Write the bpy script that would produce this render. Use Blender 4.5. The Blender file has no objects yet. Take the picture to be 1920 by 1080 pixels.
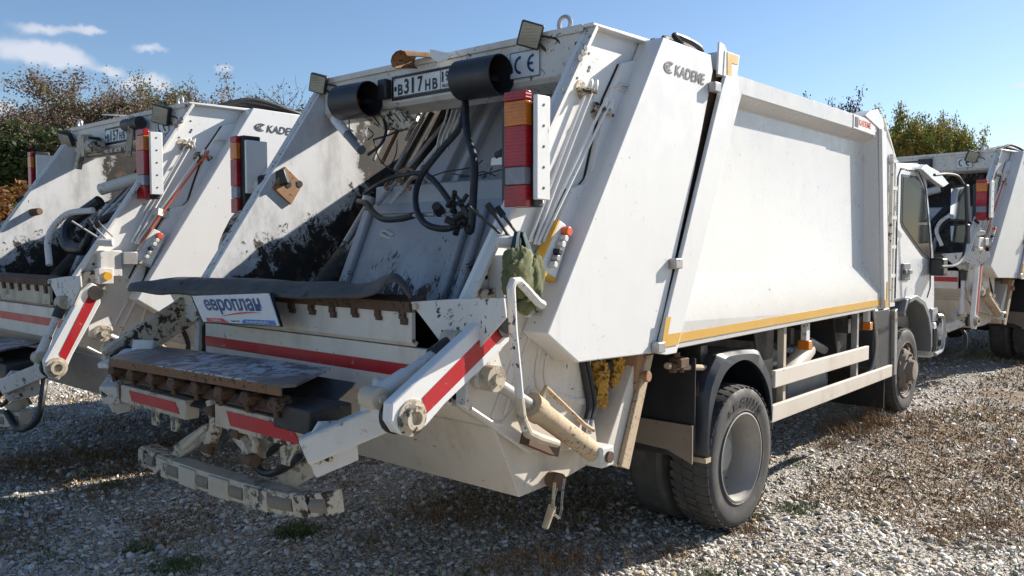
import bpy, math, random
import numpy as np
from mathutils import Vector, Matrix, noise as mnoise
random.seed(4); RNG = np.random.default_rng(7)
rad = math.radians
scene = bpy.context.scene
COL = scene.collection

# ------------------------------------------------------------------ camera
F = 1560.0; TH = math.atan2(1360, 1560); PITCH = rad(3.08)
CAM = Vector((3.446, -4.67, 1.75))
VD = Vector((-math.sin(TH)*math.cos(PITCH), math.cos(TH)*math.cos(PITCH), -math.sin(PITCH)))
VR = Vector((math.cos(TH), math.sin(TH), 0)); VU = VR.cross(VD)
cd = bpy.data.cameras.new('camera'); cam = bpy.data.objects.new('camera', cd); COL.objects.link(cam)
cam.matrix_world = Matrix(((VR.x, VU.x, -VD.x, CAM.x), (VR.y, VU.y, -VD.y, CAM.y), (VR.z, VU.z, -VD.z, CAM.z), (0, 0, 0, 1)))
cd.sensor_width = 36; cd.lens = 36*F/1920; cd.clip_end = 2000; cd.clip_start = 0.05
scene.camera = cam

# ------------------------------------------------------------------ light
SUN = Vector((1, 2.88, 1.69)).normalized()          # towards the sun
EL = math.asin(SUN.z); AZ = math.atan2(SUN.x, SUN.y)
w = bpy.data.worlds.new('World'); scene.world = w; w.use_nodes = True
nt = w.node_tree; nt.nodes.clear()
out = nt.nodes.new('ShaderNodeOutputWorld'); bg = nt.nodes.new('ShaderNodeBackground')
sky = nt.nodes.new('ShaderNodeTexSky'); sky.sky_type = 'NISHITA'; sky.sun_disc = False
sky.sun_elevation = EL; sky.sun_rotation = AZ; sky.air_density = 1.0; sky.dust_density = 0.3; sky.ozone_density = 1.4
bg.inputs['Strength'].default_value = 0.052
def ray(px, py): return (VD + VR*((px-960)/F) - VU*((py-540)/F)).normalized()
tc = nt.nodes.new('ShaderNodeTexCoord')
def wmath(op, a, b=None):
    n = nt.nodes.new('ShaderNodeMath'); n.operation = op
    for i, v in enumerate((a, b)):
        if v is None: continue
        if isinstance(v, (int, float)): n.inputs[i].default_value = v
        else: nt.links.new(v, n.inputs[i])
    return n.outputs[0]
def wdot(v, c):
    n = nt.nodes.new('ShaderNodeVectorMath'); n.operation = 'DOT_PRODUCT'; nt.links.new(v, n.inputs[0]); n.inputs[1].default_value = c
    return n.outputs['Value']
clouds = [(60, 95, 105, 27), (120, 112, 60, 24), (78, 48, 70, 13), (165, 50, 40, 10), (277, 98, 50, 10), (421, 124, 30, 12), (245, 158, 50, 20),
          (303, 156, 34, 20), (8, 205, 42, 20), (205, 128, 40, 10), (1925, 157, 45, 7), (-150, 60, 120, 30), (-230, 180, 120, 30), (2100, 120, 90, 15)]
nz = nt.nodes.new('ShaderNodeTexNoise'); nz.inputs['Scale'].default_value = 22; nz.inputs['Detail'].default_value = 7; nz.inputs['Roughness'].default_value = 0.6
nt.links.new(tc.outputs['Generated'], nz.inputs['Vector'])
nd = nt.nodes.new('ShaderNodeVectorMath'); nd.operation = 'MULTIPLY_ADD'; nt.links.new(nz.outputs['Color'], nd.inputs[0])
nd.inputs[1].default_value = (0.035, 0.035, 0.03)
sb = nt.nodes.new('ShaderNodeVectorMath'); sb.operation = 'SUBTRACT'; nt.links.new(tc.outputs['Generated'], sb.inputs[0]); sb.inputs[1].default_value = (0.0175, 0.0175, 0.015)
nt.links.new(sb.outputs[0], nd.inputs[2])
tot = None
for (px, py, sx, sy) in clouds:
    c = ray(px, py); u = Vector((0, 0, 1)).cross(c).normalized(); v = c.cross(u)
    du = wmath('MULTIPLY', wmath('SUBTRACT', wdot(nd.outputs[0], u), 0.0), F/(sx*.6))
    dv = wmath('MULTIPLY', wmath('SUBTRACT', wdot(nd.outputs[0], v), 0.0), F/(sy*.75))
    r2 = wmath('ADD', wmath('MULTIPLY', du, du), wmath('MULTIPLY', dv, dv))
    g = wmath('MULTIPLY', wmath('POWER', 2.718, wmath('MULTIPLY', r2, -0.9)), wmath('GREATER_THAN', wdot(tc.outputs['Generated'], c), 0.0))
    tot = g if tot is None else wmath('ADD', tot, g)
mr = nt.nodes.new('ShaderNodeMapRange'); mr.interpolation_type = 'SMOOTHSTEP'
nt.links.new(wmath('ADD', tot, wmath('MULTIPLY', wmath('SUBTRACT', nz.outputs['Fac'], 0.5), 0.9)), mr.inputs['Value'])
mr.inputs['From Min'].default_value = 0.2; mr.inputs['From Max'].default_value = 1.15; mr.inputs['To Max'].default_value = 0.72
gate = nt.nodes.new('ShaderNodeMapRange'); nt.links.new(tot, gate.inputs['Value']); gate.inputs['From Min'].default_value = 0.15; gate.inputs['From Max'].default_value = 0.6
cm = wmath('MULTIPLY', mr.outputs[0], gate.outputs[0])
mx = nt.nodes.new('ShaderNodeMix'); mx.data_type = 'RGBA'
nt.links.new(cm, mx.inputs['Factor']); nt.links.new(sky.outputs[0], mx.inputs['A']); mx.inputs['B'].default_value = (6.8, 6.8, 7.3, 1)
tint = nt.nodes.new('ShaderNodeMix'); tint.data_type = 'RGBA'; tint.blend_type = 'MULTIPLY'; tint.inputs['Factor'].default_value = 1
nt.links.new(sky.outputs[0], tint.inputs['A']); tint.inputs['B'].default_value = (.90, 1.0, 1.13, 1); nt.links.new(tint.outputs['Result'], mx.inputs['A'])
nt.links.new(mx.outputs['Result'], bg.inputs['Color']); nt.links.new(bg.outputs[0], out.inputs[0])
sl = bpy.data.lights.new('sun', 'SUN'); so = bpy.data.objects.new('sun', sl); COL.objects.link(so)
sl.energy = 3.9; sl.angle = rad(0.5); sl.color = (1, 0.93, 0.83)
so.rotation_euler = SUN.to_track_quat('Z', 'Y').to_euler()
vs = scene.view_settings; vs.view_transform = 'Standard'; vs.look = 'None'; vs.gamma = 1; vs.use_curve_mapping = False; vs.exposure = 1.3
scene.render.engine = 'CYCLES'; scene.cycles.max_bounces = 6

# ------------------------------------------------------------------ survey: a photo pixel on a known plane of the truck gives a point
def _r(px, py): return VD + VR*((px-960)/F) - VU*((py-540)/F)
def X(px, py, x): r = _r(px, py); return CAM + r*((x-CAM.x)/r.x)
def Y(px, py, y): r = _r(px, py); return CAM + r*((y-CAM.y)/r.y)
def Z(px, py, z): r = _r(px, py); return CAM + r*((z-CAM.z)/r.z)
def A(px, py, d): r = _r(px, py); return CAM + r*d          # at a depth

# ------------------------------------------------------------------ materials
def newmat(name):
    m = bpy.data.materials.new(name); m.use_nodes = True
    t = m.node_tree; b = t.nodes['Principled BSDF']; return m, t, b
class N:
    def __init__(s, t): s.t = t
    def n(s, typ, **k):
        x = s.t.nodes.new(typ)
        for a, v in k.items(): setattr(x, a, v)
        return x
    def put(s, sock, v):
        if isinstance(v, (int, float)): sock.default_value = v
        elif isinstance(v, tuple): sock.default_value = v if len(v) == len(sock.default_value) else (*v, 1)
        else: s.t.links.new(v, sock)
    def math(s, op, a, b=None, c=None):
        x = s.n('ShaderNodeMath', operation=op)
        for i, v in enumerate((a, b, c)):
            if v is not None: s.put(x.inputs[i], v)
        return x.outputs[0]
    def mix(s, f, a, b):
        x = s.n('ShaderNodeMix', data_type='RGBA'); s.put(x.inputs['Factor'], f); s.put(x.inputs['A'], a); s.put(x.inputs['B'], b); return x.outputs['Result']
    def noise(s, scale, detail=4, rough=.55, vec=None, stretch=None, dist=0):
        if vec is None: vec = s.n('ShaderNodeTexCoord').outputs['Object']
        if stretch:
            mp = s.n('ShaderNodeMapping'); s.put(mp.inputs['Vector'], vec); mp.inputs['Scale'].default_value = stretch; vec = mp.outputs[0]
        x = s.n('ShaderNodeTexNoise'); s.put(x.inputs['Vector'], vec); x.inputs['Scale'].default_value = scale; x.inputs['Detail'].default_value = detail; x.inputs['Roughness'].default_value = rough; x.inputs['Distortion'].default_value = dist
        return x.outputs['Fac']
    def ramp(s, v, lo, hi, a=0., b=1.):
        x = s.n('ShaderNodeMapRange', interpolation_type='SMOOTHSTEP'); s.put(x.inputs['Value'], v)
        s.put(x.inputs['From Min'], lo); s.put(x.inputs['From Max'], hi); x.inputs['To Min'].default_value = a; x.inputs['To Max'].default_value = b
        return x.outputs[0]
    def xyz(s):
        x = s.n('ShaderNodeSeparateXYZ'); s.t.links.new(s.n('ShaderNodeTexCoord').outputs['Object'], x.inputs[0]); return x.outputs
    def bump(s, b, h, strength=.3, dist=.01):
        x = s.n('ShaderNodeBump'); x.inputs['Strength'].default_value = strength; x.inputs['Distance'].default_value = dist
        s.put(x.inputs['Height'], h); s.t.links.new(x.outputs[0], b.inputs['Normal'])
def paint(name, base, rough=.4, chips=.0, chipcol=(.03, .02, .018), dirt=.2, dirtcol=(.30, .24, .17), scale=1., streak=True, dirtz=None, metal=0, wave=0.):
    m, t, b = newmat(name); q = N(t)
    c = base
    var = q.ramp(q.noise(3*scale, 5), .35, .7)
    c = q.mix(q.math('MULTIPLY', var, .25*min(1, dirt*3)), c, tuple(x*.82 for x in base[:3]))
    d = q.ramp(q.noise(5*scale, 8, .65, stretch=(1, 1, .35) if streak else None), .48, .75, 0, dirt)
    if dirtz:   # road dirt thickest at the bottom of the vehicle
        d = q.math('ADD', d, q.ramp(q.math('ADD', q.xyz()[2], q.math('MULTIPLY', q.noise(6, 6), .5)), dirtz[1]+.25, dirtz[0]+.25, 0, dirtz[2]))
    if wave: d = q.math('ADD', d, q.math('MULTIPLY', q.ramp(q.noise(9, 3, .5, stretch=(1.6, 1.6, .07)), .56, .72, 0, .13), q.ramp(q.noise(1.7, 3), .4, .6)))
    d = q.math('MINIMUM', d, 1.0)
    c = q.mix(d, c, dirtcol)
    if chips > 0:
        k = q.ramp(q.noise(26*scale, 9, .72, dist=.3), .655-chips*.22, .668-chips*.22)
        k2 = q.ramp(q.noise(2.3*scale, 3), .4, .55)
        k = q.math('MULTIPLY', k, k2)
        c = q.mix(k, c, chipcol)
    q.put(b.inputs['Base Color'], c)
    q.put(b.inputs['Roughness'], q.ramp(q.noise(8, 4), .3, .7, rough*.85, min(1, rough*1.3)))
    b.inputs['Metallic'].default_value = metal
    q.bump(b, q.math('ADD', q.math('MULTIPLY', q.noise(2.1, 2), wave), q.math('MULTIPLY', q.noise(60, 4), .03)), .25, .05)
    return m
M = {}
WH = (.70, .695, .68)
M['white'] = paint('white_paint', WH, .33, .015, dirt=.10, dirtcol=(.42, .38, .32), wave=.06)
M['white_side'] = paint('white_side_paint', (.60, .59, .57), .3, .01, dirt=.12, dirtcol=(.45, .41, .35), dirtz=(1.15, 1.4, .25), wave=.2)
M['white_worn'] = paint('worn_white_paint', (.62, .60, .56), .55, .33, (.025, .018, .015), dirt=.42, dirtcol=(.36, .28, .19))
M['white_low'] = paint('dusty_white_paint', (.68, .62, .54), .55, .12, (.05, .03, .02), dirt=.5, dirtcol=(.40, .33, .24), dirtz=(.5, 1.1, .35))
M['cream'] = paint('chipped_cream_paint', (.50, .43, .33), .65, .62, (.035, .022, .015), dirt=.6, dirtcol=(.22, .16, .1), scale=.8)
M['rusty'] = paint('rusty_steel', (.11, .06, .035), .85, .5, (.02, .014, .01), dirt=.5, dirtcol=(.20, .12, .07), scale=2)
M['rust_light'] = paint('light_rust', (.34, .19, .10), .8, .4, (.05, .03, .02), dirt=.6, dirtcol=(.18, .09, .05), scale=2)
M['rust_dark'] = paint('orange_brown_rust', (.20, .105, .05), .85, .45, (.04, .025, .02), dirt=.7, dirtcol=(.10, .06, .04), scale=1.5)
M['steel_dark'] = paint('greasy_dark_steel', (.028, .026, .025), .5, .2, (.12, .11, .1), dirt=.3, dirtcol=(.09, .075, .06), scale=1.5)
M['tray'] = paint('scratched_tray_steel', (.10, .09, .085), .42, .75, (.42, .43, .46), dirt=.5, dirtcol=(.13, .085, .06), scale=.55)
M['rod'] = paint('grey_rod_steel', (.42, .41, .40), .3, .1, dirt=.5, dirtcol=(.3, .22, .14), metal=.4)
M['dusty_cyl'] = paint('dusty_tan_steel', (.46, .36, .24), .85, .45, (.16, .09, .05), dirt=.7, dirtcol=(.30, .20, .11), scale=2)
M['red'] = paint('red_reflective_tape', (.42, .012, .018), .35, .08, (.6, .55, .5), dirt=.12)
M['gold'] = paint('gold_reflective_tape', (.62, .36, .07), .4, .03, (.7, .65, .5), dirt=.15)
M['black'] = paint('black_plastic', (.02, .021, .025), .42, 0, dirt=.12, dirtcol=(.12, .1, .08))
M['rubber'] = paint('black_rubber_hose', (.014, .014, .016), .5, .1, (.1, .09, .08), dirt=.25, dirtcol=(.07, .06, .05))
M['fender'] = paint('grey_black_fender_plastic', (.032, .037, .047), .38, 0, dirt=.25, dirtcol=(.12, .11, .1), dirtz=(.4, .8, .5))
M['flap'] = paint('grey_rubber_belt', (.075, .07, .068), .7, .3, (.02, .02, .02), dirt=.6, dirtcol=(.14, .10, .07))
M['tyre'] = paint('dusty_tyre_rubber', (.055, .052, .05), .75, 0, dirt=.55, dirtcol=(.17, .15, .125), streak=False)
M['rim'] = paint('silver_rim', (.36, .34, .31), .5, .1, (.1, .06, .04), dirt=.5, dirtcol=(.2, .165, .13), metal=.15)
M['hub'] = paint('dusty_hub', (.22, .18, .14), .8, .2, dirt=.7, dirtcol=(.17, .13, .09))
M['silver'] = paint('silver_white_cab_paint', (.66, .68, .70), .28, .01, dirt=.12, dirtz=(.5, 1.2, .3), metal=.15)
M['grey'] = paint('grey_plastic_trim', (.16, .17, .18), .5, 0, dirt=.3)
M['bluewhite'] = paint('plate_blue_white', (.62, .65, .66), .4, .03, dirt=.12)
M['ink'] = paint('black_lettering', (.012, .013, .02), .5, 0, dirt=.05)
M['faded_ink'] = paint('worn_black_lettering', (.015, .015, .02), .5, .22, (.7, .69, .66), dirt=.05, scale=1.6)
M['blueink'] = paint('blue_lettering', (.012, .05, .17), .5, 0, dirt=.12)
M['signred'] = paint('sign_red', (.62, .06, .03), .45, 0, dirt=.1)
M['signblue'] = paint('sign_blue', (.03, .14, .42), .45, 0, dirt=.1)
M['signwhite'] = paint('sign_white', (.66, .66, .66), .5, 0, dirt=.25, dirtcol=(.4, .36, .32), wave=1)
M['yellow'] = paint('yellow_plastic', (.70, .36, .02), .45, .08, dirt=.2)
M['bag'] = paint('olive_green_cloth', (.10, .11, .045), .95, 0, dirt=.9, dirtcol=(.24, .23, .115), scale=3)
M['teal'] = paint('dark_teal_cloth', (.012, .045, .05), .9, 0, dirt=.2, dirtcol=(.05, .09, .09))
M['foam'] = paint('yellow_foam', (.60, .33, .06), .95, .5, (.12, .06, .02), dirt=.5, dirtcol=(.3, .15, .04), scale=1.4)
M['orange'] = paint('orange_plastic', (.65, .10, .03), .4, 0, dirt=.1)
def lens(name, col, rough=.18):
    m, t, b = newmat(name); q = N(t)
    wv = q.n('ShaderNodeTexWave'); wv.bands_direction = 'Z'; wv.inputs['Scale'].default_value = 22; wv.inputs['Distortion'].default_value = .3
    q.put(wv.inputs['Vector'], q.n('ShaderNodeTexCoord').outputs['Object'])
    c = q.mix(q.ramp(q.noise(7, 3), .3, .7), col, tuple(x*.62 for x in col))
    q.put(b.inputs['Base Color'], c); b.inputs['Roughness'].default_value = rough; b.inputs['Coat Weight'].default_value = .25
    q.bump(b, wv.outputs['Fac'], .35, .004); return m
M['lens_red'] = lens('red_lens', (.42, .008, .014)); M['lens_amber'] = lens('amber_lens', (.70, .20, .012)); M['lens_clear'] = lens('clear_lens', (.30, .30, .34))
M['lamp_glass'] = lens('dusty_lamp_glass', (.40, .37, .27), .4)
m, t, b = newmat('dark_window_glass'); b.inputs['Base Color'].default_value = (.02, .025, .03, 1); b.inputs['Roughness'].default_value = .08; b.inputs['IOR'].default_value = 1.2; b.inputs['Specular IOR Level'].default_value = .12; M['glass'] = m
m, t, b = newmat('mirror_glass'); b.inputs['Base Color'].default_value = (.55, .58, .6, 1); b.inputs['Roughness'].default_value = .04; b.inputs['Metallic'].default_value = 1; M['mirror'] = m
# hopper inside: white paint with black compost-like grime splashed from below
def grimy(name, zfull, zclean, yshift=0., base=(.66, .67, .68), amt=1., deep=False):
    m, t, b = newmat(name); q = N(t); o = q.xyz()
    hgt = q.math('ADD', o[2], q.math('MULTIPLY', o[1], yshift))
    base_c = q.mix(q.ramp(q.noise(7, 7, .7, stretch=(1, 1, .4)), .42, .7, 0, .6), base, (.33, .33, .34))
    fine = q.noise(22, 10, .8, stretch=(1, .55, .55), dist=.9)
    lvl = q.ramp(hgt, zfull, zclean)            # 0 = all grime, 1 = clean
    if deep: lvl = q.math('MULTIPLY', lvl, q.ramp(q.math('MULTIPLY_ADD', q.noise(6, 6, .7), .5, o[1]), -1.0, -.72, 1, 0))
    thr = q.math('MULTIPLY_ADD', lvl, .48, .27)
    blot = q.math('MULTIPLY_ADD', q.noise(3.2, 5), .9, -.45)
    k = q.ramp(q.math('SUBTRACT', q.math('ADD', fine, blot), thr), 0, .05, 0, amt)
    smear = q.math('MULTIPLY', q.math('SUBTRACT', 1.0, lvl), q.ramp(q.noise(5, 6, .7, stretch=(1, .5, .6), dist=.6), .35, .65, .1, .85))
    base_c = q.mix(smear, base_c, (.10, .095, .09))
    c = q.mix(k, base_c, q.mix(q.noise(40, 5), (.008, .008, .009), (.035, .028, .022)))
    warm = q.math('MULTIPLY', q.ramp(q.noise(9, 6, .7), .5, .66, 0, .5), q.math('SUBTRACT', 1.0, lvl))
    c = q.mix(warm, c, (.18, .11, .06))
    q.put(b.inputs['Base Color'], c); q.put(b.inputs['Roughness'], q.math('MULTIPLY_ADD', k, .2, .5))
    q.bump(b, k, .25, .004); return m
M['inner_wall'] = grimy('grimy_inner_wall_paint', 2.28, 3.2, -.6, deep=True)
M['packer'] = grimy('grimy_packer_plate_paint', 1.0, 2.05, 0, (.37, .39, .42))
M['grime_and_shade'] = grimy('grime_and_shade_hopper_paint', 2.0, 3.3, 0, (.3, .3, .31))  # black hopper grime; also paints shade into the right truck's hopper
M['packer_up'] = grimy('stained_upper_plate_paint', 1.2, 2.5, .1, (.33, .33, .33))

# ------------------------------------------------------------------ mesh helpers
class MB:
    def __init__(s): s.v = []; s.f = []; s.mi = []; s.cur = 0
    def add(s, vs_, fs):
        o = len(s.v); s.v += [tuple(v) for v in vs_]
        for f in fs: s.f.append(tuple(i+o for i in f)); s.mi.append(s.cur)
        return s
    def box(s, x0, x1, y0, y1, z0, z1):
        return s.add([(x0,y0,z0),(x1,y0,z0),(x1,y1,z0),(x0,y1,z0),(x0,y0,z1),(x1,y0,z1),(x1,y1,z1),(x0,y1,z1)],
                     [(0,3,2,1),(4,5,6,7),(0,1,5,4),(1,2,6,5),(2,3,7,6),(3,0,4,7)])
    def slab(s, pts, off):                # polygon + thickness vector
        pts = [Vector(p) for p in pts]; n = len(pts); off = Vector(off)
        nn = Vector((0,0,0))
        for i in range(n): nn += pts[i].cross(pts[(i+1) % n])
        if nn.dot(off) < 0: pts = pts[::-1]
        return s.add(pts+[p+off for p in pts], [tuple(range(n))[::-1], tuple(range(n, 2*n))]+[(i, (i+1) % n, n+(i+1) % n, n+i) for i in range(n)])
    def px(s, yz, x0, x1): return s.slab([(x0, y, z) for y, z in yz], (x1-x0, 0, 0))
    def tube(s, pts, r, n=8, caps=True):
        pts = [Vector(p) for p in pts]; rs = r if isinstance(r, (list, tuple)) else [r]*len(pts)
        o = len(s.v); up = None
        for i, p in enumerate(pts):
            d = (pts[min(i+1, len(pts)-1)]-pts[max(i-1, 0)]).normalized()
            if up is None: up = Vector((0,0,1)) if abs(d.z) < .9 else Vector((1,0,0))
            a = d.cross(up).normalized(); b_ = a.cross(d).normalized(); up = b_
            for k in range(n):
                t_ = 2*math.pi*k/n; s.v.append(tuple(p+(a*math.cos(t_)+b_*math.sin(t_))*rs[i]))
        for i in range(len(pts)-1):
            for k in range(n):
                k2 = (k+1) % n; s.f.append((o+i*n+k, o+i*n+k2, o+(i+1)*n+k2, o+(i+1)*n+k)[::-1]); s.mi.append(s.cur)
        if caps:
            s.f.append(tuple(o+k for k in range(n))); s.mi.append(s.cur)
            s.f.append(tuple(o+(len(pts)-1)*n+k for k in range(n))[::-1]); s.mi.append(s.cur)
        return s
    def curve(s, pts, r, n=8, sub=6):     # catmull-rom hose
        P = [Vector(p) for p in pts]; P = [P[0]*2-P[1]]+P+[P[-1]*2-P[-2]]; o_ = []
        for i in range(1, len(P)-2):
            for k in range(sub):
                t_ = k/sub; a, b_, c, d = P[i-1:i+3]
                o_.append(.5*((2*b_)+(c-a)*t_+(2*a-5*b_+4*c-d)*t_*t_+(3*b_-a-3*c+d)*t_**3))
        return s.tube(o_+[P[-2]], r, n)
    def cyl(s, p0, p1, r, r2=None, n=16): return s.tube([p0, p1], [r, r if r2 is None else r2], n)
    def lathe(s, c, ax, prof, n=40):
        c = Vector(c); ax = Vector(ax).normalized(); a = ax.orthogonal().normalized(); b_ = ax.cross(a); o = len(s.v)
        for (r, h) in prof:
            for k in range(n):
                t_ = 2*math.pi*k/n; s.v.append(tuple(c+ax*h+(a*math.cos(t_)+b_*math.sin(t_))*r))
        for i in range(len(prof)-1):
            for k in range(n):
                k2 = (k+1) % n; s.f.append((o+i*n+k, o+i*n+k2, o+(i+1)*n+k2, o+(i+1)*n+k)); s.mi.append(s.cur)
        return s
    def bar(s, p0, p1, wx, h, up=(0,0,1)):  # rectangular bar
        p0 = Vector(p0); p1 = Vector(p1); d = (p1-p0).normalized(); a = d.cross(Vector(up)).normalized(); b_ = a.cross(d)
        a = a*wx/2; b_ = b_*h/2
        return s.add([p0-a-b_, p0+a-b_, p0+a+b_, p0-a+b_, p1-a-b_, p1+a-b_, p1+a+b_, p1-a+b_],
                     [(0,1,2,3), (7,6,5,4), (0,4,5,1), (1,5,6,2), (2,6,7,3), (3,7,4,0)])
    def build(s, name, mat, parent=None, bevel=0, seg=2, kind=None, label=None, fixn=True):
        me = bpy.data.meshes.new(name); me.from_pydata(s.v, [], s.f)
        for k in (mat if isinstance(mat, (list, tuple)) else [mat]): me.materials.append(M[k] if isinstance(k, str) else k)
        if any(s.mi): me.polygons.foreach_set('material_index', s.mi)
        if fixn:
            import bmesh
            bm = bmesh.new(); bm.from_mesh(me); bmesh.ops.recalc_face_normals(bm, faces=bm.faces); bm.to_mesh(me); bm.free()
        me.polygons.foreach_set('use_smooth', [True]*len(me.polygons)); me.set_sharp_from_angle(angle=rad(32)); me.update()
        o = bpy.data.objects.new(name, me); COL.objects.link(o)
        if parent: o.parent = parent
        if bevel:
            mo = o.modifiers.new('bevel', 'BEVEL'); mo.width = bevel; mo.segments = seg; mo.limit_method = 'ANGLE'; mo.angle_limit = rad(35)
        if kind: o['kind'] = kind
        if label: o['label'] = label
        return o
def tag(o, label, cat, group=None):
    o['label'] = label; o['category'] = cat
    if group: o['group'] = group
    return o
def empty(name, loc=(0,0,0)):
    o = bpy.data.objects.new(name, None); COL.objects.link(o); o.location = loc; return o
_tc = {}
def textgeo(txt):
    if txt in _tc: return _tc[txt]
    cu = bpy.data.curves.new('t', 'FONT'); cu.body = txt; cu.resolution_u = 3; cu.offset = .022
    ob = bpy.data.objects.new('t', cu); COL.objects.link(ob); dg = bpy.context.evaluated_depsgraph_get()
    me = bpy.data.meshes.new_from_object(ob.evaluated_get(dg))
    v = np.array([x.co[:2] for x in me.vertices]); f = [tuple(p.vertices) for p in me.polygons]
    bpy.data.objects.remove(ob); bpy.data.curves.remove(cu); bpy.data.meshes.remove(me)
    lo = v.min(0); hi = v.max(0); v = (v-lo)/(hi-lo); _tc[txt] = (v, f); return _tc[txt]
def on_quad(q, uv, lift):        # q = TL,TR,BR,BL ; uv (u right, v up)
    q = [Vector(p) for p in q]; nrm = (q[3]-q[0]).cross(q[1]-q[0]).normalized()
    if nrm.dot(CAM-q[0]) < 0: nrm = -nrm
    u, v = uv; return (q[3]*(1-u)+q[2]*u)*(1-v)+(q[0]*(1-u)+q[1]*u)*v+nrm*lift
def letter(mb, txt, q, u0, u1, v0, v1, lift=.004, slant=0):
    v, f = textgeo(txt)
    mb.add([on_quad(q, (u0+(a+slant*b_)*(u1-u0), v0+b_*(v1-v0)), lift) for a, b_ in v], f); return mb
def poly_on(mb, q, pts, lift=.004): return mb.add([on_quad(q, p, lift) for p in pts], [tuple(range(len(pts)))])

# ------------------------------------------------------------------ ground
def sstep(a, b_, x): t_ = np.clip((x-a)/(b_-a), 0, 1); return t_*t_*(3-2*t_)
def gh(x, y):
    x = np.asarray(x, float); y = np.asarray(y, float)
    h = .10*sstep(.8, 4.0, y)+.05*sstep(4, 9, y)
    h = h+.012*np.sin(x*1.7+y*.9)*np.sin(y*1.3-x*.6)+.008*np.sin(x*4.1+1)*np.sin(y*3.7)
    return h-.012
def axis(lo, hi, near0, near1, step):
    a = list(np.arange(near0, near1+step*.5, step)); s_ = step; v = near1
    while v < hi: s_ *= 1.18; v += s_; a.append(v)
    s_ = step; v = near0
    while v > lo: s_ *= 1.18; v -= s_; a.insert(0, v)
    return np.array(a)
ax_, ay_ = axis(-450, 450, -8, 8, .09), axis(-250, 500, -5, 14, .09)
gx, gy = np.meshgrid(ax_, ay_); H = gh(gx, gy)
near = np.exp(-((gx/10)**2+((gy-3)/14)**2))
H = H+near*RNG.normal(0, .004, H.shape)
nx, ny = len(ax_), len(ay_)
vv = np.stack([gx, gy, H], -1).reshape(-1, 3)
i0 = (np.arange(ny-1)[:, None]*nx+np.arange(nx-1)[None]).reshape(-1)
ff = np.stack([i0, i0+1, i0+nx+1, i0+nx], -1)
def npmesh(name, v, f, mats, mi=None, smooth=False):
    me = bpy.data.meshes.new(name); nf, k = f.shape
    me.vertices.add(len(v)); me.vertices.foreach_set('co', v.astype('f').ravel())
    me.loops.add(nf*k); me.loops.foreach_set('vertex_index', f.astype('i').ravel())
    me.polygons.add(nf); me.polygons.foreach_set('loop_start', np.arange(0, nf*k, k, dtype='i')); me.polygons.foreach_set('loop_total', np.full(nf, k, 'i'))
    for m_ in mats: me.materials.append(m_)
    if mi is not None: me.polygons.foreach_set('material_index', mi.astype('i'))
    if smooth: me.polygons.foreach_set('use_smooth', np.ones(nf, bool))
    me.update(calc_edges=True); me.validate(); return me
m, t, b = newmat('shale_gravel_soil'); q = N(t); vec = q.n('ShaderNodeTexCoord').outputs['Object']
def voro(scale, feat='F1', out_='Distance', stretch=(1, 1, 1)):
    mp = q.n('ShaderNodeMapping'); q.put(mp.inputs['Vector'], vec); mp.inputs['Scale'].default_value = stretch
    x = q.n('ShaderNodeTexVoronoi', feature=feat); q.put(x.inputs['Vector'], mp.outputs[0]); x.inputs['Scale'].default_value = scale; return x.outputs[out_]
cellc = q.n('ShaderNodeSeparateColor'); q.put(cellc.inputs[0], voro(34, out_='Color'))
edge = voro(34, 'DISTANCE_TO_EDGE')
flake = q.mix(cellc.outputs[0], (.36, .335, .30), (.68, .65, .59))
soilm = q.ramp(q.noise(1.1, 6, .6, vec=vec), .42, .66)
soil = q.mix(q.noise(30, 6, .7, vec=vec), (.15, .11, .075), (.32, .25, .17))
c = q.mix(q.ramp(edge, .02, .12), (.15, .13, .11), flake)
c = q.mix(q.math('MULTIPLY', soilm, q.ramp(q.noise(14, 5, .7, vec=vec), .35, .6, .1, .6)), c, soil)
gp = q.xyz()
vegm = q.math('MULTIPLY', q.ramp(gp[1], .3, 3.5), q.ramp(gp[0], .9, 1.6))
vegm = q.math('MULTIPLY', q.ramp(q.noise(2.3, 7, .7, vec=vec), .38, .58), q.math('MULTIPLY_ADD', vegm, .88, .06))
c = q.mix(vegm, c, q.mix(q.noise(45, 6, .7, vec=vec), (.13, .07, .03), (.30, .20, .10)))
q.put(b.inputs['Base Color'], c); b.inputs['Roughness'].default_value = .95
q.bump(b, q.math('ADD', q.math('MULTIPLY', q.ramp(edge, 0, .15), .6), q.noise(60, 6, vec=vec)), .9, .02)
M['gravel'] = m
go = bpy.data.objects.new('ground', npmesh('ground', vv, ff, [m], smooth=True)); COL.objects.link(go); go['kind'] = 'structure'
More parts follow.
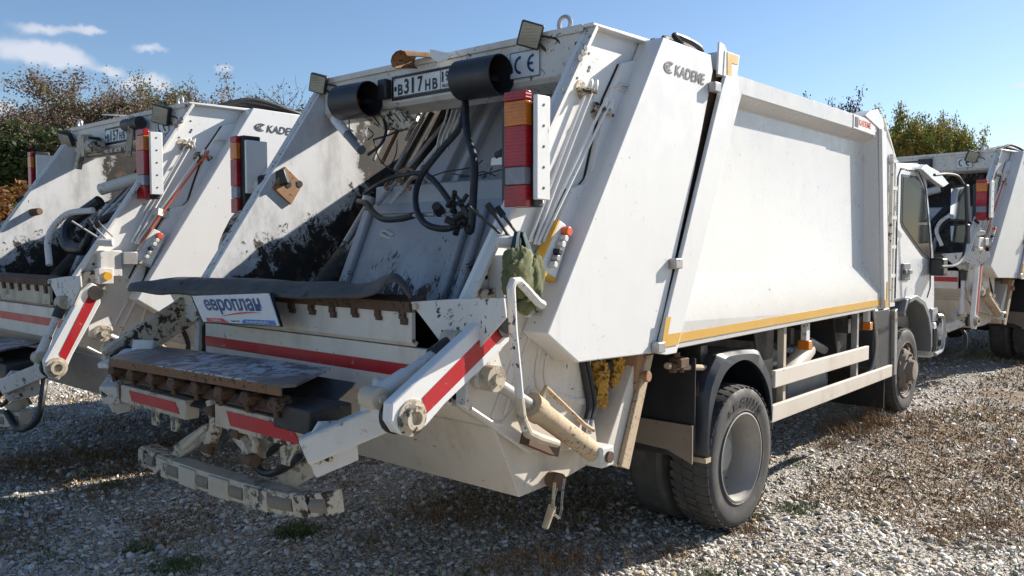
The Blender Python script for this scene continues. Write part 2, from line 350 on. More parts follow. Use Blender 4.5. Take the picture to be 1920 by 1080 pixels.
# loose shale flakes and stones
def stonemat(name, c0, c1):
    m, t, b = newmat(name); q = N(t); g = q.n('ShaderNodeNewGeometry').outputs['Random Per Island']
    c = q.mix(g, c0, c1); c = q.mix(q.ramp(q.noise(60, 3), .4, .7, 0, .5), c, (.22, .19, .15))
    q.put(b.inputs['Base Color'], c); b.inputs['Roughness'].default_value = .9; return m
SM = [stonemat('pale_shale', (.52, .49, .43), (.85, .82, .75)), stonemat('grey_shale', (.30, .28, .25), (.52, .48, .42)), stonemat('tan_shale', (.40, .31, .20), (.60, .50, .35))]
def veg_mask(x, y):
    n_ = np.sin(x*1.3+2)*np.cos(y*1.1)+.7*np.sin(x*2.9-y*2.3)+.5*np.sin(x*5.3+y*4.7+1)
    return n_
def pick(n, dens_far=1.):   # points in the camera's ground view, denser near the camera
    u = RNG.random(n); d = 1.9*np.exp(u*math.log(22/1.9)); a = RNG.uniform(-.66, .66, n)
    vx, vy = VD.x, VD.y; L_ = math.hypot(vx, vy); vx /= L_; vy /= L_
    x = CAM.x+d*(vx+VR.x*a*1.05); y = CAM.y+d*(vy+VR.y*a*1.05); return x, y, d
def scatter(n):
    x, y, d = pick(n)
    far = np.clip((y-.3)/3.2, 0, 1)*np.clip((x-.9)/.7, 0, 1)
    keep = RNG.random(n) > far*.75*(veg_mask(x*1.6, y*1.6) > -.9); x, y, d = x[keep], y[keep], d[keep]; n = len(x)
    s_ = RNG.gamma(2.4, .0044, n)*(1+d*.045); s_ = np.clip(s_, .0035, .034)
    big = RNG.random(n) < .004; s_ = np.where(big, s_*1.9, s_)
    k = 5; ang = (np.arange(k)/k*2*math.pi)[None]+RNG.uniform(-.35, .35, (n, k))
    rr = RNG.uniform(.6, 1.1, (n, k))*s_[:, None]; el = RNG.uniform(.38, .95, n)[:, None]
    px_ = np.cos(ang)*rr; py_ = np.sin(ang)*rr*el
    th = RNG.uniform(0, 6.28, n)[:, None]; qx = px_*np.cos(th)-py_*np.sin(th); qy = px_*np.sin(th)+py_*np.cos(th)
    tilt = RNG.normal(0, .28, (n, 2)); hz_ = qx*tilt[:, :1]+qy*tilt[:, 1:]; hh = s_*RNG.uniform(.12, .42, n)
    z0 = gh(x, y)+s_*.10
    top = np.stack([x[:, None]+qx*.8, y[:, None]+qy*.8, z0[:, None]+hz_+hh[:, None]], -1)
    bot = np.stack([x[:, None]+qx, y[:, None]+qy, z0[:, None]+hz_-hh[:, None]*.3], -1)
    v = np.concatenate([top, bot], 1).reshape(-1, 3)
    base = (np.arange(n)*10)[:, None]
    tri = [(0, 1, 2), (0, 2, 3), (0, 3, 4)]
    for i in range(5): j = (i+1) % 5; tri += [(i, 5+i, 5+j), (i, 5+j, j)]
    f = (base[:, None, :]+np.array(tri)[None]).reshape(-1, 3)
    mi = np.repeat(RNG.choice(3, n, p=[.52, .28, .20]), len(tri)); return v, f, mi
v, f, mi = scatter(140000)
st = bpy.data.objects.new('loose_shale_stones', npmesh('loose_shale_stones', v, f, SM, mi)); COL.objects.link(st); st['kind'] = 'stuff'
tag(st, 'pale crushed shale flakes lying loose all over the yard', 'gravel')

def bladesmat(name, c0, c1):
    m, t, b = newmat(name); q = N(t); g = q.n('ShaderNodeNewGeometry').outputs['Random Per Island']
    q.put(b.inputs['Base Color'], q.mix(g, c0, c1)); b.inputs['Roughness'].default_value = .8
    return m
GM = [bladesmat('dry_brown_weed', (.14, .065, .025), (.36, .21, .10)), bladesmat('straw_stalk', (.24, .18, .09), (.42, .34, .2)), bladesmat('green_weed', (.035, .075, .012), (.13, .18, .04)), bladesmat('olive_weed', (.09, .09, .03), (.20, .17, .06))]
def blades(cx, cy, hgt, spread, mat_i, width=.004, lean=.5):
    n = len(cx); x = cx+RNG.normal(0, 1, n)*spread; y = cy+RNG.normal(0, 1, n)*spread; z = gh(x, y)
    a = RNG.uniform(0, 6.28, n); ln = np.abs(RNG.normal(0, lean, n))*hgt; wa = a+RNG.uniform(1, 2, n)
    wx, wy = np.cos(wa)*width, np.sin(wa)*width
    dx, dy = np.cos(a)*ln, np.sin(a)*ln
    v = np.stack([np.stack([x-wx, y-wy, z-.005], -1), np.stack([x+wx, y+wy, z-.005], -1),
                  np.stack([x+dx*.4+wx, y+dy*.4+wy, z+hgt*.6], -1), np.stack([x+dx*.4-wx, y+dy*.4-wy, z+hgt*.6], -1), np.stack([x+dx, y+dy, z+hgt], -1)], 1)
    return v, np.broadcast_to(mat_i, (n,)).copy()
def bladeobj(name, sets, label, cat):
    v = np.concatenate([s_[0] for s_ in sets]); mi = np.concatenate([s_[1] for s_ in sets]); n = len(v)
    base = (np.arange(n)*5)[:, None, None]; f = (base+np.array([(0, 1, 2), (0, 2, 3), (3, 2, 4)])[None]).reshape(-1, 3)
    o = bpy.data.objects.new(name, npmesh(name, v.reshape(-1, 3), f, GM, np.repeat(mi, 3))); COL.objects.link(o); o['kind'] = 'stuff'; tag(o, label, cat)
sets = []
x, y, d = pick(330000); k = veg_mask(x, y)+RNG.normal(0, .5, len(x))+np.where((y > .8) & (x > 1.2), 1.6, 0)-np.where((y < -1.0), .45, 0)+np.where((x < -1.2) & (y > -2.4) & (y < -.9), 1.0, 0)-np.where(d < 4.2, .5, 0) > .75
x, y, d = x[k], y[k], d[k]
sets.append(blades(x, y, RNG.gamma(2.2, .0085, len(x)), .03*np.ones(len(x)), np.where(RNG.random(len(x)) < .62, 0, np.where(RNG.random(len(x)) < .6, 1, 3)), width=.0016*(1+d*.25), lean=2.0))
x, y, d = pick(16000); k = veg_mask(x+3, y)+RNG.normal(0, .5, len(x)) > 1.0; x, y, d = x[k], y[k], d[k]
sets.append(blades(x, y, RNG.gamma(3, .009, len(x)), .03*np.ones(len(x)), 1, width=.0018*(1+d*.25), lean=1.3))
x, y, d = pick(22000); k = (np.sin(x*3.1)*np.sin(y*2.7)+RNG.normal(0, .25, len(x)) > .88); x, y, d = x[k], y[k], d[k]
sets.append(blades(x, y, RNG.gamma(3, .009, len(x)), .02*np.ones(len(x)), 2, width=.0025*(1+d*.25), lean=1.))
bladeobj('ground_weeds', sets, 'short dry brown and green weeds creeping over the gravel', 'weeds')
# tufts that stand out: (pixel x, pixel y, radius, height, material, count)
tsets = []
for (px_, py_, r_, h_, mi_, n_) in [(555, 998, .10, .05, 2, 900), (205, 910, .09, .035, 2, 300), (330, 1060, .14, .04, 2, 700), (260, 1025, .10, .04, 2, 300), (30, 940, .12, .03, 2, 200),
        (1490, 935, .12, .035, 2, 500), (1420, 968, .06, .03, 2, 250), (1330, 1072, .10, .03, 2, 300), (1640, 958, .06, .02, 2, 150), (1500, 860, .16, .04, 2, 220),
        (1050, 1050, .28, .07, 0, 500), (1250, 1030, .20, .05, 0, 300), (930, 1065, .25, .08, 1, 160), (1850, 970, .25, .05, 0, 700), (1780, 985, .2, .05, 0, 300), (1590, 812, .22, .12, 0, 500),
        (1640, 800, .2, .15, 0, 400), (1700, 790, .3, .06, 0, 400), (1560, 830, .2, .08, 0, 300), (1905, 680, .5, .12, 1, 500), (1830, 680, .6, .12, 1, 500), (1400, 990, .1, .05, 0, 200), (700, 1020, .2, .05, 0, 250),
        (200, 850, .5, .05, 0, 1500), (60, 870, .4, .05, 0, 1000), (330, 830, .3, .05, 0, 600), (480, 930, .1, .03, 2, 250), (800, 960, .3, .06, 0, 400), (90, 1040, .15, .03, 2, 200)]:
    c_ = Z(px_, py_, .0 if px_ < 1450 else .06); n_ = int(n_*1.5)
    tsets.append(blades(np.full(n_, c_.x), np.full(n_, c_.y), RNG.gamma(3, h_/5.5, n_), r_*.6*np.ones(n_), np.where(RNG.random(n_) < .2, 3, mi_), width=.0018, lean=1.1))
bladeobj('weed_tufts', tsets, 'thicker tufts of green grass and dried brown weed on the gravel', 'weeds')
# dry upright stalks with seed lumps in front of the rear wheel
mb = MB()
for (px_, py_, top) in [(905, 1078, 1050), (925, 1078, 1035), (968, 1076, 1018), (985, 1075, 1025), (1010, 1070, 1022), (1035, 1072, 1028), (1070, 1068, 1020), (1090, 1062, 1030), (1130, 1060, 1030), (1170, 1060, 1020), (1340, 990, 965), (1325, 992, 975), (1745, 1010, 980), (1760, 1005, 975), (945, 1078, 1040), (1050, 1074, 1040)]:
    g_ = Z(px_, py_, 0); dpt = (g_-CAM).dot(VD); hh = (py_-top)/F*dpt
    for kk in range(3):
        lean = Vector((random.uniform(-.05, .05), random.uniform(-.05, .05), 1)); base = g_+Vector((random.uniform(-.02, .02), random.uniform(-.02, .02), 0))
        tip = base+lean*hh*random.uniform(.6, 1.05); mid = (base+tip)/2+Vector((random.uniform(-.01, .01), random.uniform(-.01, .01), 0))
        mb.tube([base, mid, tip], [.0022, .0018, .001], 4)
        for j in range(9):
            p_ = mid.lerp(tip, j/8.)+Vector((random.uniform(-.008, .008), random.uniform(-.008, .008), 0)); s_ = random.uniform(.003, .007)
            mb.add([p_+Vector((s_, 0, 0)), p_+Vector((0, s_, s_)), p_+Vector((-s_, 0, 0)), p_+Vector((0, -s_, -s_))], [(0, 1, 2), (0, 2, 3), (0, 1, 3)])
o = mb.build('dry_weed_stalks', GM[0], fixn=False, kind='stuff'); tag(o, 'upright reddish dry weed stalks in the foreground gravel', 'weeds')

# ------------------------------------------------------------------ trees
def leafmat(name, c0, c1, c2):
    m, t, b = newmat(name); q = N(t); g = q.n('ShaderNodeNewGeometry').outputs['Random Per Island']
    c = q.mix(g, c0, c1); c = q.mix(q.ramp(q.noise(.7, 3), .45, .62), c, c2)
    q.put(b.inputs['Base Color'], c); b.inputs['Roughness'].default_value = .7
    tr = q.n('ShaderNodeBsdfTranslucent'); q.put(tr.inputs['Color'], c); ms = q.n('ShaderNodeMixShader'); ms.inputs[0].default_value = .3
    t.links.new(b.outputs[0], ms.inputs[1]); t.links.new(tr.outputs[0], ms.inputs[2]); t.links.new(ms.outputs[0], t.nodes['Material Output'].inputs[0]); return m
LM = {'brown': leafmat('brown_autumn_leaves', (.15, .105, .08), (.24, .17, .125), (.15, .12, .06)),
      'dark': leafmat('dark_purple_brown_leaves', (.035, .025, .022), (.08, .05, .04), (.05, .045, .02)),
      'green': leafmat('green_leaves', (.03, .06, .015), (.09, .11, .03), (.08, .07, .03)),
      'mixed': leafmat('green_and_yellow_leaves', (.05, .09, .018), (.20, .20, .035), (.28, .19, .03)),
      'orange': leafmat('orange_brown_leaves', (.16, .07, .02), (.26, .13, .04), (.1, .1, .03)),
      'bare': leafmat('sparse_grey_twigs', (.08, .07, .065), (.14, .12, .11), (.1, .09, .08))}
M['bark'] = paint('tree_bark', (.085, .07, .06), .9, 0, dirt=.4, dirtcol=(.04, .035, .03))
def make_tree(kind, h, w_, nleaf, ls, seed, low=.25, twig=False):
    rs = random.Random(seed); mb = MB(); tips = []
    def br(p, d, L, r, lvl):
        n = 3; pts = [p]; q_ = p.copy()
        for i in range(n):
            d = (d+Vector((rs.uniform(-.25, .25), rs.uniform(-.25, .25), rs.uniform(-.05, .18)))).normalized(); q_ = q_+d*L/n; pts.append(q_.copy())
        mb.tube(pts, [r*(1-.5*i/n) for i in range(n+1)], 5 if lvl < 2 else 3, caps=False)
        if lvl >= (4 if twig else 3): tips.extend(pts[1:]); return
        for k_ in range(rs.choice([3, 4, 4]) if lvl else 6):
            b_ = pts[rs.choice([1, 2, 3])] if lvl else pts[rs.choice([1, 2, 3, 3])]
            a_ = rs.uniform(0, 6.28); out_ = Vector((math.cos(a_), math.sin(a_), rs.uniform(.2, .9))).normalized()
            br(b_, (d*.35+out_).normalized(), L*rs.uniform(.55, .8)*(w_ if lvl == 0 else 1), r*.5, lvl+1)
    br(Vector((0, 0, 0)), Vector((0, 0, 1)), h*.5, h*.022, 0)
    tr = mb
    rg = np.random.default_rng(seed); T = np.array([tuple(t_) for t_ in tips]); T = T[T[:, 2] > h*low*.6]
    sc_ = h/ max(T[:, 2].max(), .1)*.97
    tr.v = [(a*sc_, b_*sc_, c_*sc_) for a, b_, c_ in tr.v]; T = T*sc_
    cen = T[rg.integers(0, len(T), nleaf)]+rg.normal(0, .024*h, (nleaf, 3))
    nn = rg.normal(0, 1, (nleaf, 3)); nn /= np.linalg.norm(nn, axis=1)[:, None]; aa = np.cross(nn, rg.normal(0, 1, (nleaf, 3))); aa /= np.linalg.norm(aa, axis=1)[:, None]; bb = np.cross(nn, aa)
    s_ = ls*rg.uniform(.5, 1.3, nleaf)[:, None]
    v = np.stack([cen-aa*s_, cen+bb*s_*.6, cen+aa*s_, cen-bb*s_*.6], 1).reshape(-1, 3)
    f = np.arange(nleaf*4).reshape(-1, 4)
    me = npmesh('crown', v, f, [LM[kind]])
    root = empty('tree'); tr.build('trunk', 'bark', root, fixn=False)
    c_ = bpy.data.objects.new('crown', me); COL.objects.link(c_); c_.parent = root; root['kind_'] = kind
    del root['kind_']; return root
def copy_thing(root):
    r = root.copy(); COL.objects.link(r)
    for ch in root.children:
        c_ = ch.copy(); COL.objects.link(c_); c_.parent = r
        for g_ in ch.children: d_ = g_.copy(); COL.objects.link(d_); d_.parent = c_
    return r
protos = {'brown': (make_tree('brown', 10, 1.0, 24000, .06, 1), 10), 'brown2': (make_tree('brown', 10, 1.1, 20000, .06, 9), 10), 'dark': (make_tree('dark', 9, 1.0, 12000, .09, 2), 9), 'green': (make_tree('green', 8, 1.2, 18000, .11, 3, .1), 8),
          'mixed': (make_tree('mixed', 9, 1.0, 26000, .085, 4, .15), 9), 'orange': (make_tree('orange', 3, 1.4, 4500, .07, 5, 0), 3), 'bare': (make_tree('bare', 9, .9, 1500, .05, 6, .2, True), 9)}
used = set()
def tree(kind, px_, toppy, dist, label, group='trees along the far edge of the yard', sxy=1.):
    pr, h0 = protos[kind]; o = pr if kind not in used else copy_thing(pr); used.add(kind)
    g = A(px_, 456, dist); hh = 1.75+(456-toppy)/F*dist; s_ = hh/h0
    o.location = (g.x, g.y, -.05); o.scale = (s_*sxy, s_*sxy, s_); o.rotation_euler = (0, 0, random.uniform(0, 6.28))
    tag(o, label, 'tree', group)
tree('brown', 155, 132, 42, 'tall thin-leaved brown tree, highest above the far left truck', sxy=1.15)
tree('brown2', 262, 146, 44, 'brown-leaved tree just right of the tallest one, under the small clouds')
tree('brown2', 90, 192, 46, 'rounded brown tree left of the tallest tree')
tree('brown', 120, 168, 47, 'brown tree behind the left side of the tallest crown')
tree('brown2', 300, 178, 48, 'brown tree close right of the tree under the small clouds')
tree('brown', 30, 225, 45, 'low brown tree in front of the purplish crown at the left edge', sxy=1.2)
tree('brown', 250, 205, 41, 'low brown bushy tree just over the far left truck beam', sxy=1.3)
tree('brown2', 150, 205, 40, 'low brown bushy tree just left of the far left truck beam', sxy=1.3)
tree('bare', 495, 168, 46, 'bare grey tree leaning left between the two trucks')
tree('bare', 540, 160, 47, 'bare grey tree behind the smaller bare one')
tree('brown', 208, 172, 46, 'brown tree filling the space between the two highest brown crowns')
tree('dark', 40, 196, 48, 'dark purplish tree near the left edge of the picture')
tree('green', 20, 245, 40, 'dark green bushy tree at the left edge behind the leftmost tail lamp', sxy=1.5)
tree('green', 110, 235, 39, 'green bushy tree under the brown crowns left of the small work lamp', sxy=1.5)
tree('green', 200, 235, 41, 'green bushy tree partly hidden by the far left truck roof', sxy=1.5)
tree('brown2', 320, 195, 47, 'low brown tree at the lifting ring of the left truck')
tree('dark', -70, 215, 45, 'dark tree just outside the left edge')
tree('green', -60, 300, 38, 'green bush outside the left edge', sxy=1.5)
tree('bare', 520, 142, 45, 'bare twiggy grey tree between the two trucks')
tree('bare', 560, 190, 46, 'smaller bare tree right behind the near truck work lamp')
tree('mixed', 445, 170, 46, 'small yellow-green tree top beside the bare tree')
tree('green', 400, 192, 46, 'low green tree behind the left truck roof', sxy=1.3)
tree('orange', 15, 335, 24, 'orange-brown shrub at the left edge beside the far tail lamp', 'shrubs beside the yard', sxy=1.2)
tree('orange', -40, 350, 23, 'orange shrub just left of the frame', 'shrubs beside the yard', sxy=1.3)
tree('orange', 60, 385, 26, 'low rusty shrub below the leftmost tail lamp', 'shrubs beside the yard', sxy=1.3)
tree('dark', 1510, 168, 48, 'dark crown tip peeking over the near truck body, leftmost of those', sxy=.5)
tree('dark', 1560, 180, 50, 'dark crown peeking over the middle of the near truck body', sxy=.5)
tree('dark', 1612, 192, 50, 'dark rounded crown just behind the ladder top of the near truck', sxy=.5)
tree('mixed', 1688, 186, 46, 'large yellow-green tree right of the ladder of the near truck', sxy=.62)
tree('mixed', 1778, 205, 47, 'yellow-green tree at the right, above the right-hand truck', sxy=.5)
tree('green', 1735, 238, 49, 'dark green low tree between the two yellow-green trees', sxy=.6)
tree('green', 1655, 220, 49, 'dark green tree behind the cab roof', sxy=.6)
for i, (px_, ty, kd) in enumerate([(700, 300, 'green'), (800, 280, 'brown'), (950, 290, 'mixed'), (1080, 300, 'green'), (1250, 290, 'brown2'), (1400, 300, 'green')]):
    tree(kd, px_, ty, 52, ['green tree hidden behind the near truck hopper', 'brown tree hidden behind the near truck hopper', 'yellow-green tree hidden behind the hopper', 'green tree hidden behind the tailgate', 'brown tree hidden behind the body', 'green tree hidden behind the body'][i], sxy=1.3)

# ------------------------------------------------------------------ refuse truck
def wheel(parent, c, R_, Wd, dual=False, front=False, name='wheel', sx=1):
    ax = Vector((sx, 0, 0)); cx = Vector(c)          # c = centre of the OUTER face
    mb = MB(); r_in = .62*R_
    mb.lathe(cx-ax*Wd, ax, [(r_in, 0), (.66*R_, .0), (.85*R_, -.004), (.95*R_, .012), (.985*R_, .04), (.985*R_, Wd-.04), (.955*R_, Wd-.012), (.93*R_, Wd-.002), (.86*R_, Wd+.006), (.76*R_, Wd+.004), (.69*R_, Wd-.004), (.655*R_, Wd-.003), (.645*R_, Wd+.003), (r_in, Wd-.006), (r_in*.98, Wd-.05)], 64)
    if dual: mb.lathe(cx-ax*(2*Wd+.05), ax, [(r_in, 0), (.66*R_, .0), (.85*R_, -.004), (.95*R_, .012), (.99*R_, .04), (.99*R_, Wd-.04), (.95*R_, Wd-.012), (.85*R_, Wd+.004), (.66*R_, Wd), (r_in, Wd)], 48)
    ty = mb.build('tyre', 'tyre', None); ty.parent = parent
    tb = MB(); nb = 46
    for k in range(nb):
        a_ = 2*math.pi*k/nb
        for (h0, h1, off) in ((.0, .34, 0), (.37, .63, .5), (.66, 1.0, 0)):
            a0 = a_+off*2*math.pi/nb; wv = 2*math.pi/nb*.34; o_ = []
            sh = .35*wv
            for (hh, rr, sg) in ((h0, .965, -1), (h1, .965, -1), (h1, .965, 1), (h0, .965, 1), (h0, 1., -1), (h1, 1., -1), (h1, 1., 1), (h0, 1., 1)):
                edge = .975 if (rr == 1. and hh in (0., 1.)) else 1
                an = a0+sg*wv+(sh if hh == h1 else -sh); p_ = cx-ax*Wd*(1-hh*.97-.015)+Vector((0, math.cos(an), math.sin(an)))*R_*rr*edge; o_.append(p_)
            tb.add(o_, [(0,1,2,3), (7,6,5,4), (0,4,5,1), (1,5,6,2), (2,6,7,3), (3,7,4,0)])
    t_ = tb.build('tread', 'tyre', None, kind='stuff'); t_.parent = parent
    if dual and sx == 1:
        lm = MB(); r0, r1 = .735*R_, .84*R_
        for i, ch in enumerate('AEGNUR'):
            a0 = math.radians(128-i*15); v_, f_ = textgeo(ch); da = math.radians(10.5)
            lm.add([(cx.x+.0085, cx.y-math.cos(a0-u*da)*(r0+(r1-r0)*v), cx.z+math.sin(a0-u*da)*(r0+(r1-r0)*v)) for u, v in v_], f_)
        lm.v = [(x, 2*cx.y-y, z) for x, y, z in lm.v]; l_ = lm.build('sidewall_lettering', 'rubber', None, fixn=False); l_.parent = parent
    rm = MB()
    if front:
        rm.lathe(cx-ax*Wd, ax, [(r_in*.98, Wd-.012), (r_in*.95, Wd-.02), (r_in*.93, Wd-.06), (r_in*.86, Wd-.05), (r_in*.72, Wd-.0), (r_in*.66, Wd+.025), (r_in*.42, Wd+.03), (r_in*.40, Wd+.05), (r_in*.36, Wd+.085), (.001, Wd+.09)], 40)
        for k in range(8):
            a_ = 2*math.pi*k/8; p_ = cx+Vector((0, math.cos(a_), math.sin(a_)))*r_in*.56; rm.cyl(p_, p_+ax*.055, .017, .014, 6)
        for k in range(8):
            a_ = 2*math.pi*(k+.5)/8; p_ = cx+Vector((0, math.cos(a_), math.sin(a_)))*r_in*.79-ax*.01; rm.cyl(p_-ax*.01, p_+ax*.012, .022, .02, 10)
    else:
        d_ = Wd*.82
        rm.lathe(cx-ax*Wd, ax, [(r_in*1.0, Wd-.0), (r_in*.965, Wd+.002), (r_in*.955, Wd-.02), (r_in*.93, Wd-.03), (r_in*.90, Wd-.12), (r_in*.88, Wd-d_+.02), (r_in*.80, Wd-d_), (r_in*.52, Wd-d_-.01), (r_in*.40, Wd-d_+.015), (r_in*.38, Wd-d_+.09), (r_in*.30, Wd-d_+.10), (.001, Wd-d_+.105)], 48)
        for k in range(8):
            a_ = 2*math.pi*k/8; p_ = cx-ax*d_+Vector((0, math.cos(a_), math.sin(a_)))*r_in*.62; rm.cyl(p_, p_+ax*.045, .016, .014, 6)
    r_ = rm.build('rim', 'rim' if not front else 'hub', None); r_.parent = parent

def sub(o, parent): o.parent = parent; return o
HB = [(-2.28, 1.46), (-2.28, 1.325), (-2.255, 1.31), (-2.255, 1.085), (-2.19, 1.045), (-2.02, .94), (-2.0, .925)]   # hopper back profile (y, z)

def build_truck(loc, label, main=True, plate='B317HB', region='19', ce=True, front_axle=True, flap=True, lift=None, cab=True, lampdy=0., lampdz=0., shade_paint=False):
    root = empty('garbage_truck', loc); tag(root, label, 'garbage truck', 'white rear-loading garbage trucks in the yard')
    L0 = Vector(loc)
    # local <- survey: the survey points are in the near truck's own frame, whose root is at the origin
    # ---------------- body with sunk side panel
    mb = MB()
    o_ = {'A': (-.93, 1.185), 'B': (2.9, 1.20), 'C': (2.9, 2.50), 'C2': (2.52, 2.735), 'D': (-.10, 2.735)}
    P_ = {k: (1.2, *v_) for k, v_ in o_.items()}
    ro = [(-.69, 1.33), (2.60, 1.345), (2.44, 2.62), (-.02, 2.63)]; ri = [(-.40, 1.56), (2.49, 1.56), (2.40, 2.565), (.10, 2.575)]
    V_ = [P_['A'], P_['B'], P_['C'], P_['C2'], P_['D']]+[(1.2, *a) for a in ro]+[(1.105, *a) for a in ri]
    nR = len(V_); V_ += [(-1.2, a[1], a[2]) for a in V_[:5]]
    Fc = [(0,1,6,5), (1,2,7,6), (2,3,7), (3,4,8,7), (4,0,5,8), (5,6,10,9), (6,7,11,10), (7,8,12,11), (8,5,9,12), (9,10,11,12),
          (0,nR,nR+1,1), (1,nR+1,nR+2,2), (2,nR+2,nR+3,3), (3,nR+3,nR+4,4), (4,nR+4,nR,0), tuple(nR+i for i in range(5))]
    mb.add(V_, Fc); body = mb.build('body', 'white_side', root, bevel=.007)
    # frame posts
    pl = MB(); pts = [X(p[0], p[1], 1.2) for p in [(1355, 95), (1383, 105), (1378, 150), (1352, 143)]]
    pl.slab([(1.214, p.y, p.z) for p in pts], (-.30, 0, 0)); pl.build('rear_post_top', 'white', root, bevel=.004)
    pl = MB(); pl.slab([(1.21, -.345, 2.70), (1.21, -.33, 2.88), (1.21, -.27, 2.875), (1.21, -.12, 2.72), (1.21, -.10, 2.70)], (-.012, 0, 0)); pl.build('hinge_plate', 'white', root)
    pl = MB(); pl.px([(-.985, 1.185), (-.90, 1.17), (-.80, 1.17), (-.10, 2.60), (-.13, 2.70), (-.28, 2.70), (-.33, 2.62)], 1.203, 1.228); pl.build('rear_post', 'white', root, bevel=.004)
    for s_ in (1,):
        fp = MB(); fp.px([(2.10, 2.745), (2.22, 2.80), (2.40, 2.83), (2.52, 2.775), (2.56, 2.72), (2.52, 2.60), (2.45, 2.68)], 1.10, 1.212); fp.build('front_post_top', 'white', root, bevel=.003)
    fp = MB(); fp.px([(2.62, 1.20), (2.72, 1.20), (2.56, 2.66), (2.44, 2.68)], 1.203, 1.232); fp.build('front_post', 'white', root, bevel=.003)
    # ladder at the front end of the body
    ld = MB(); ld.bar((1.18, 2.95, 1.21), (1.18, 2.95, 2.46), .04, .02, (0, 1, 0)); ld.bar((1.18, 2.95, 2.46), (1.18, 2.60, 2.79), .04, .02, (0, 1, 1)); ld.bar((1.22, 2.76, 1.21), (1.22, 2.76, 2.5), .03, .02, (0, 1, 0))
    ldo = ld.build('ladder', 'white_worn', root)
    for zz in (1.22, 1.47, 1.72, 1.97, 2.22, 2.45):
        r_ = MB().bar((1.2, 2.74, zz), (1.2, 2.95, zz), .03, .03).build('rung', 'white_worn', root); r_.parent = ldo
    # gold tape
    gt = MB(); z0, z1 = 1.215, 1.268
    gt.slab([(1.203, -.86, z0+.004), (1.203, 2.60, z0+.014), (1.203, 2.60, z1+.016), (1.203, -.70, z1+.0)], (.0025, 0, 0))
    gt.slab([(1.2315, -.965, z0), (1.2315, -.80, z0), (1.2315, -.765, z1+.01), (1.2315, -.90, z1+.01), (1.2315, -.87, z1+.10), (1.2315, -.92, z1+.10)], (.002, 0, 0))
    gt.slab([(1.2335, 2.62, z0), (1.2335, 2.70, z0), (1.2335, 2.685, z1+.16), (1.2335, 2.66, z1+.16), (1.2335, 2.66, z1+.01), (1.2335, 2.62, z1+.01)], (.002, 0, 0))
    tp = [X(*p, 1.2) for p in [(1359, 98), (1380, 106), (1379, 122), (1367, 119), (1367, 145), (1359, 143)]]; gt.slab([(1.2150, p.y, p.z) for p in tp], (.002, 0, 0))
    gt.build('reflective_tape', 'gold', root)
    MB().slab([(-1.1, .3, 2.737), (1.1, .3, 2.737), (1.1, 2.45, 2.737), (-1.1, 2.45, 2.737), (-1.1, 2.3, 2.79), (-1.1, .5, 2.79)][:4], (0, 0, .03)).build('roof_skin', 'white', root, bevel=.008)
    MB().slab([(-1.1, 2.46, 2.74), (1.13, 2.46, 2.74), (1.05, 2.46, 2.835), (-1.1, 2.46, 2.835)], (0, .03, 0)).build('roof_front_plate', 'white_worn', root)
    # front maker's sticker
    q_ = [Vector((1.2035, 1.86, 2.735)), Vector((1.2035, 2.36, 2.73)), Vector((1.2035, 2.36, 2.61)), Vector((1.2035, 1.86, 2.62))]
    q_ = [p.copy() for p in q_]; st_ = MB().slab(q_, (.002, 0, 0)).build('maker_sticker', 'signwhite', root)
    lm = MB(); letter(lm, 'KADEME', q_, .24, .78, .38, .78, .004); lm.build('lettering', 'signred', root).parent = st_
    lm = MB(); poly_on(lm, q_, [(.05, .2), (.2, .2), (.2, .85), (.05, .85)]); poly_on(lm, q_, [(.02, .02), (.98, .02), (.98, .07), (.02, .07)]); lm.build('emblem', 'ink', root).parent = st_
    # ---------------- gap seal between tailgate and body
    for a, b_ in ((.7, 1.17), (-1.17, -1.03)): MB().px([(-.99, 1.17), (-.93, 1.17), (-.11, 2.66), (-.13, 2.72), (-.42, 2.74)], a, b_).build('gap_seal', 'rusty', root)
    for (px_, py_) in ((1335, 165), (1262, 495), (1229, 652)):
        p_ = X(px_, py_, 1.21); MB().box(1.201, 1.245, p_.y-.03, p_.y+.045, p_.z-.025, p_.z+.03).build('latch', 'rod', root, bevel=.006)
    # ---------------- tailgate covers (the big slanted side panels)
    cp = [(-.918, 2.80), (-.41, 2.795), (-.385, 2.71), (-.44, 2.545), (-.583, 2.145), (-.757, 1.719), (-.903, 1.351), (-.985, 1.185), (-1.632, 1.207), (-1.862, 1.357)]
    for s_ in (1, -1):
        c_ = MB(); c_.px(cp, 1.055*s_, 1.2*s_); co = c_.build('tailgate_side_cover', 'white', root, bevel=.006)
        if s_ == 1:
            q_ = [X(1246, 112, 1.2), X(1322, 138, 1.2), X(1319, 160, 1.2), X(1243, 134, 1.2)]
            lm = MB(); letter(lm, 'KADEME', q_, .27, 1.0, .0, .93, .003); lo_ = lm.build('lettering', 'faded_ink', root); lo_.parent = co
            em = MB()
            for (r0, r1) in ((.02, .18), (.3, .52), (.68, .98)):
                n_ = 14
                for k in range(n_):
                    a0, a1 = math.pi*(.28+1.44*k/n_), math.pi*(.28+1.44*(k+1)/n_)
                    poly_on(em, q_, [(.13+.13*r*math.cos(a), .5+.52*r*math.sin(a)) for r, a in ((r0, a0), (r1, a0), (r1, a1), (r0, a1))], .003)
            em.build('emblem', 'ink', root).parent = co
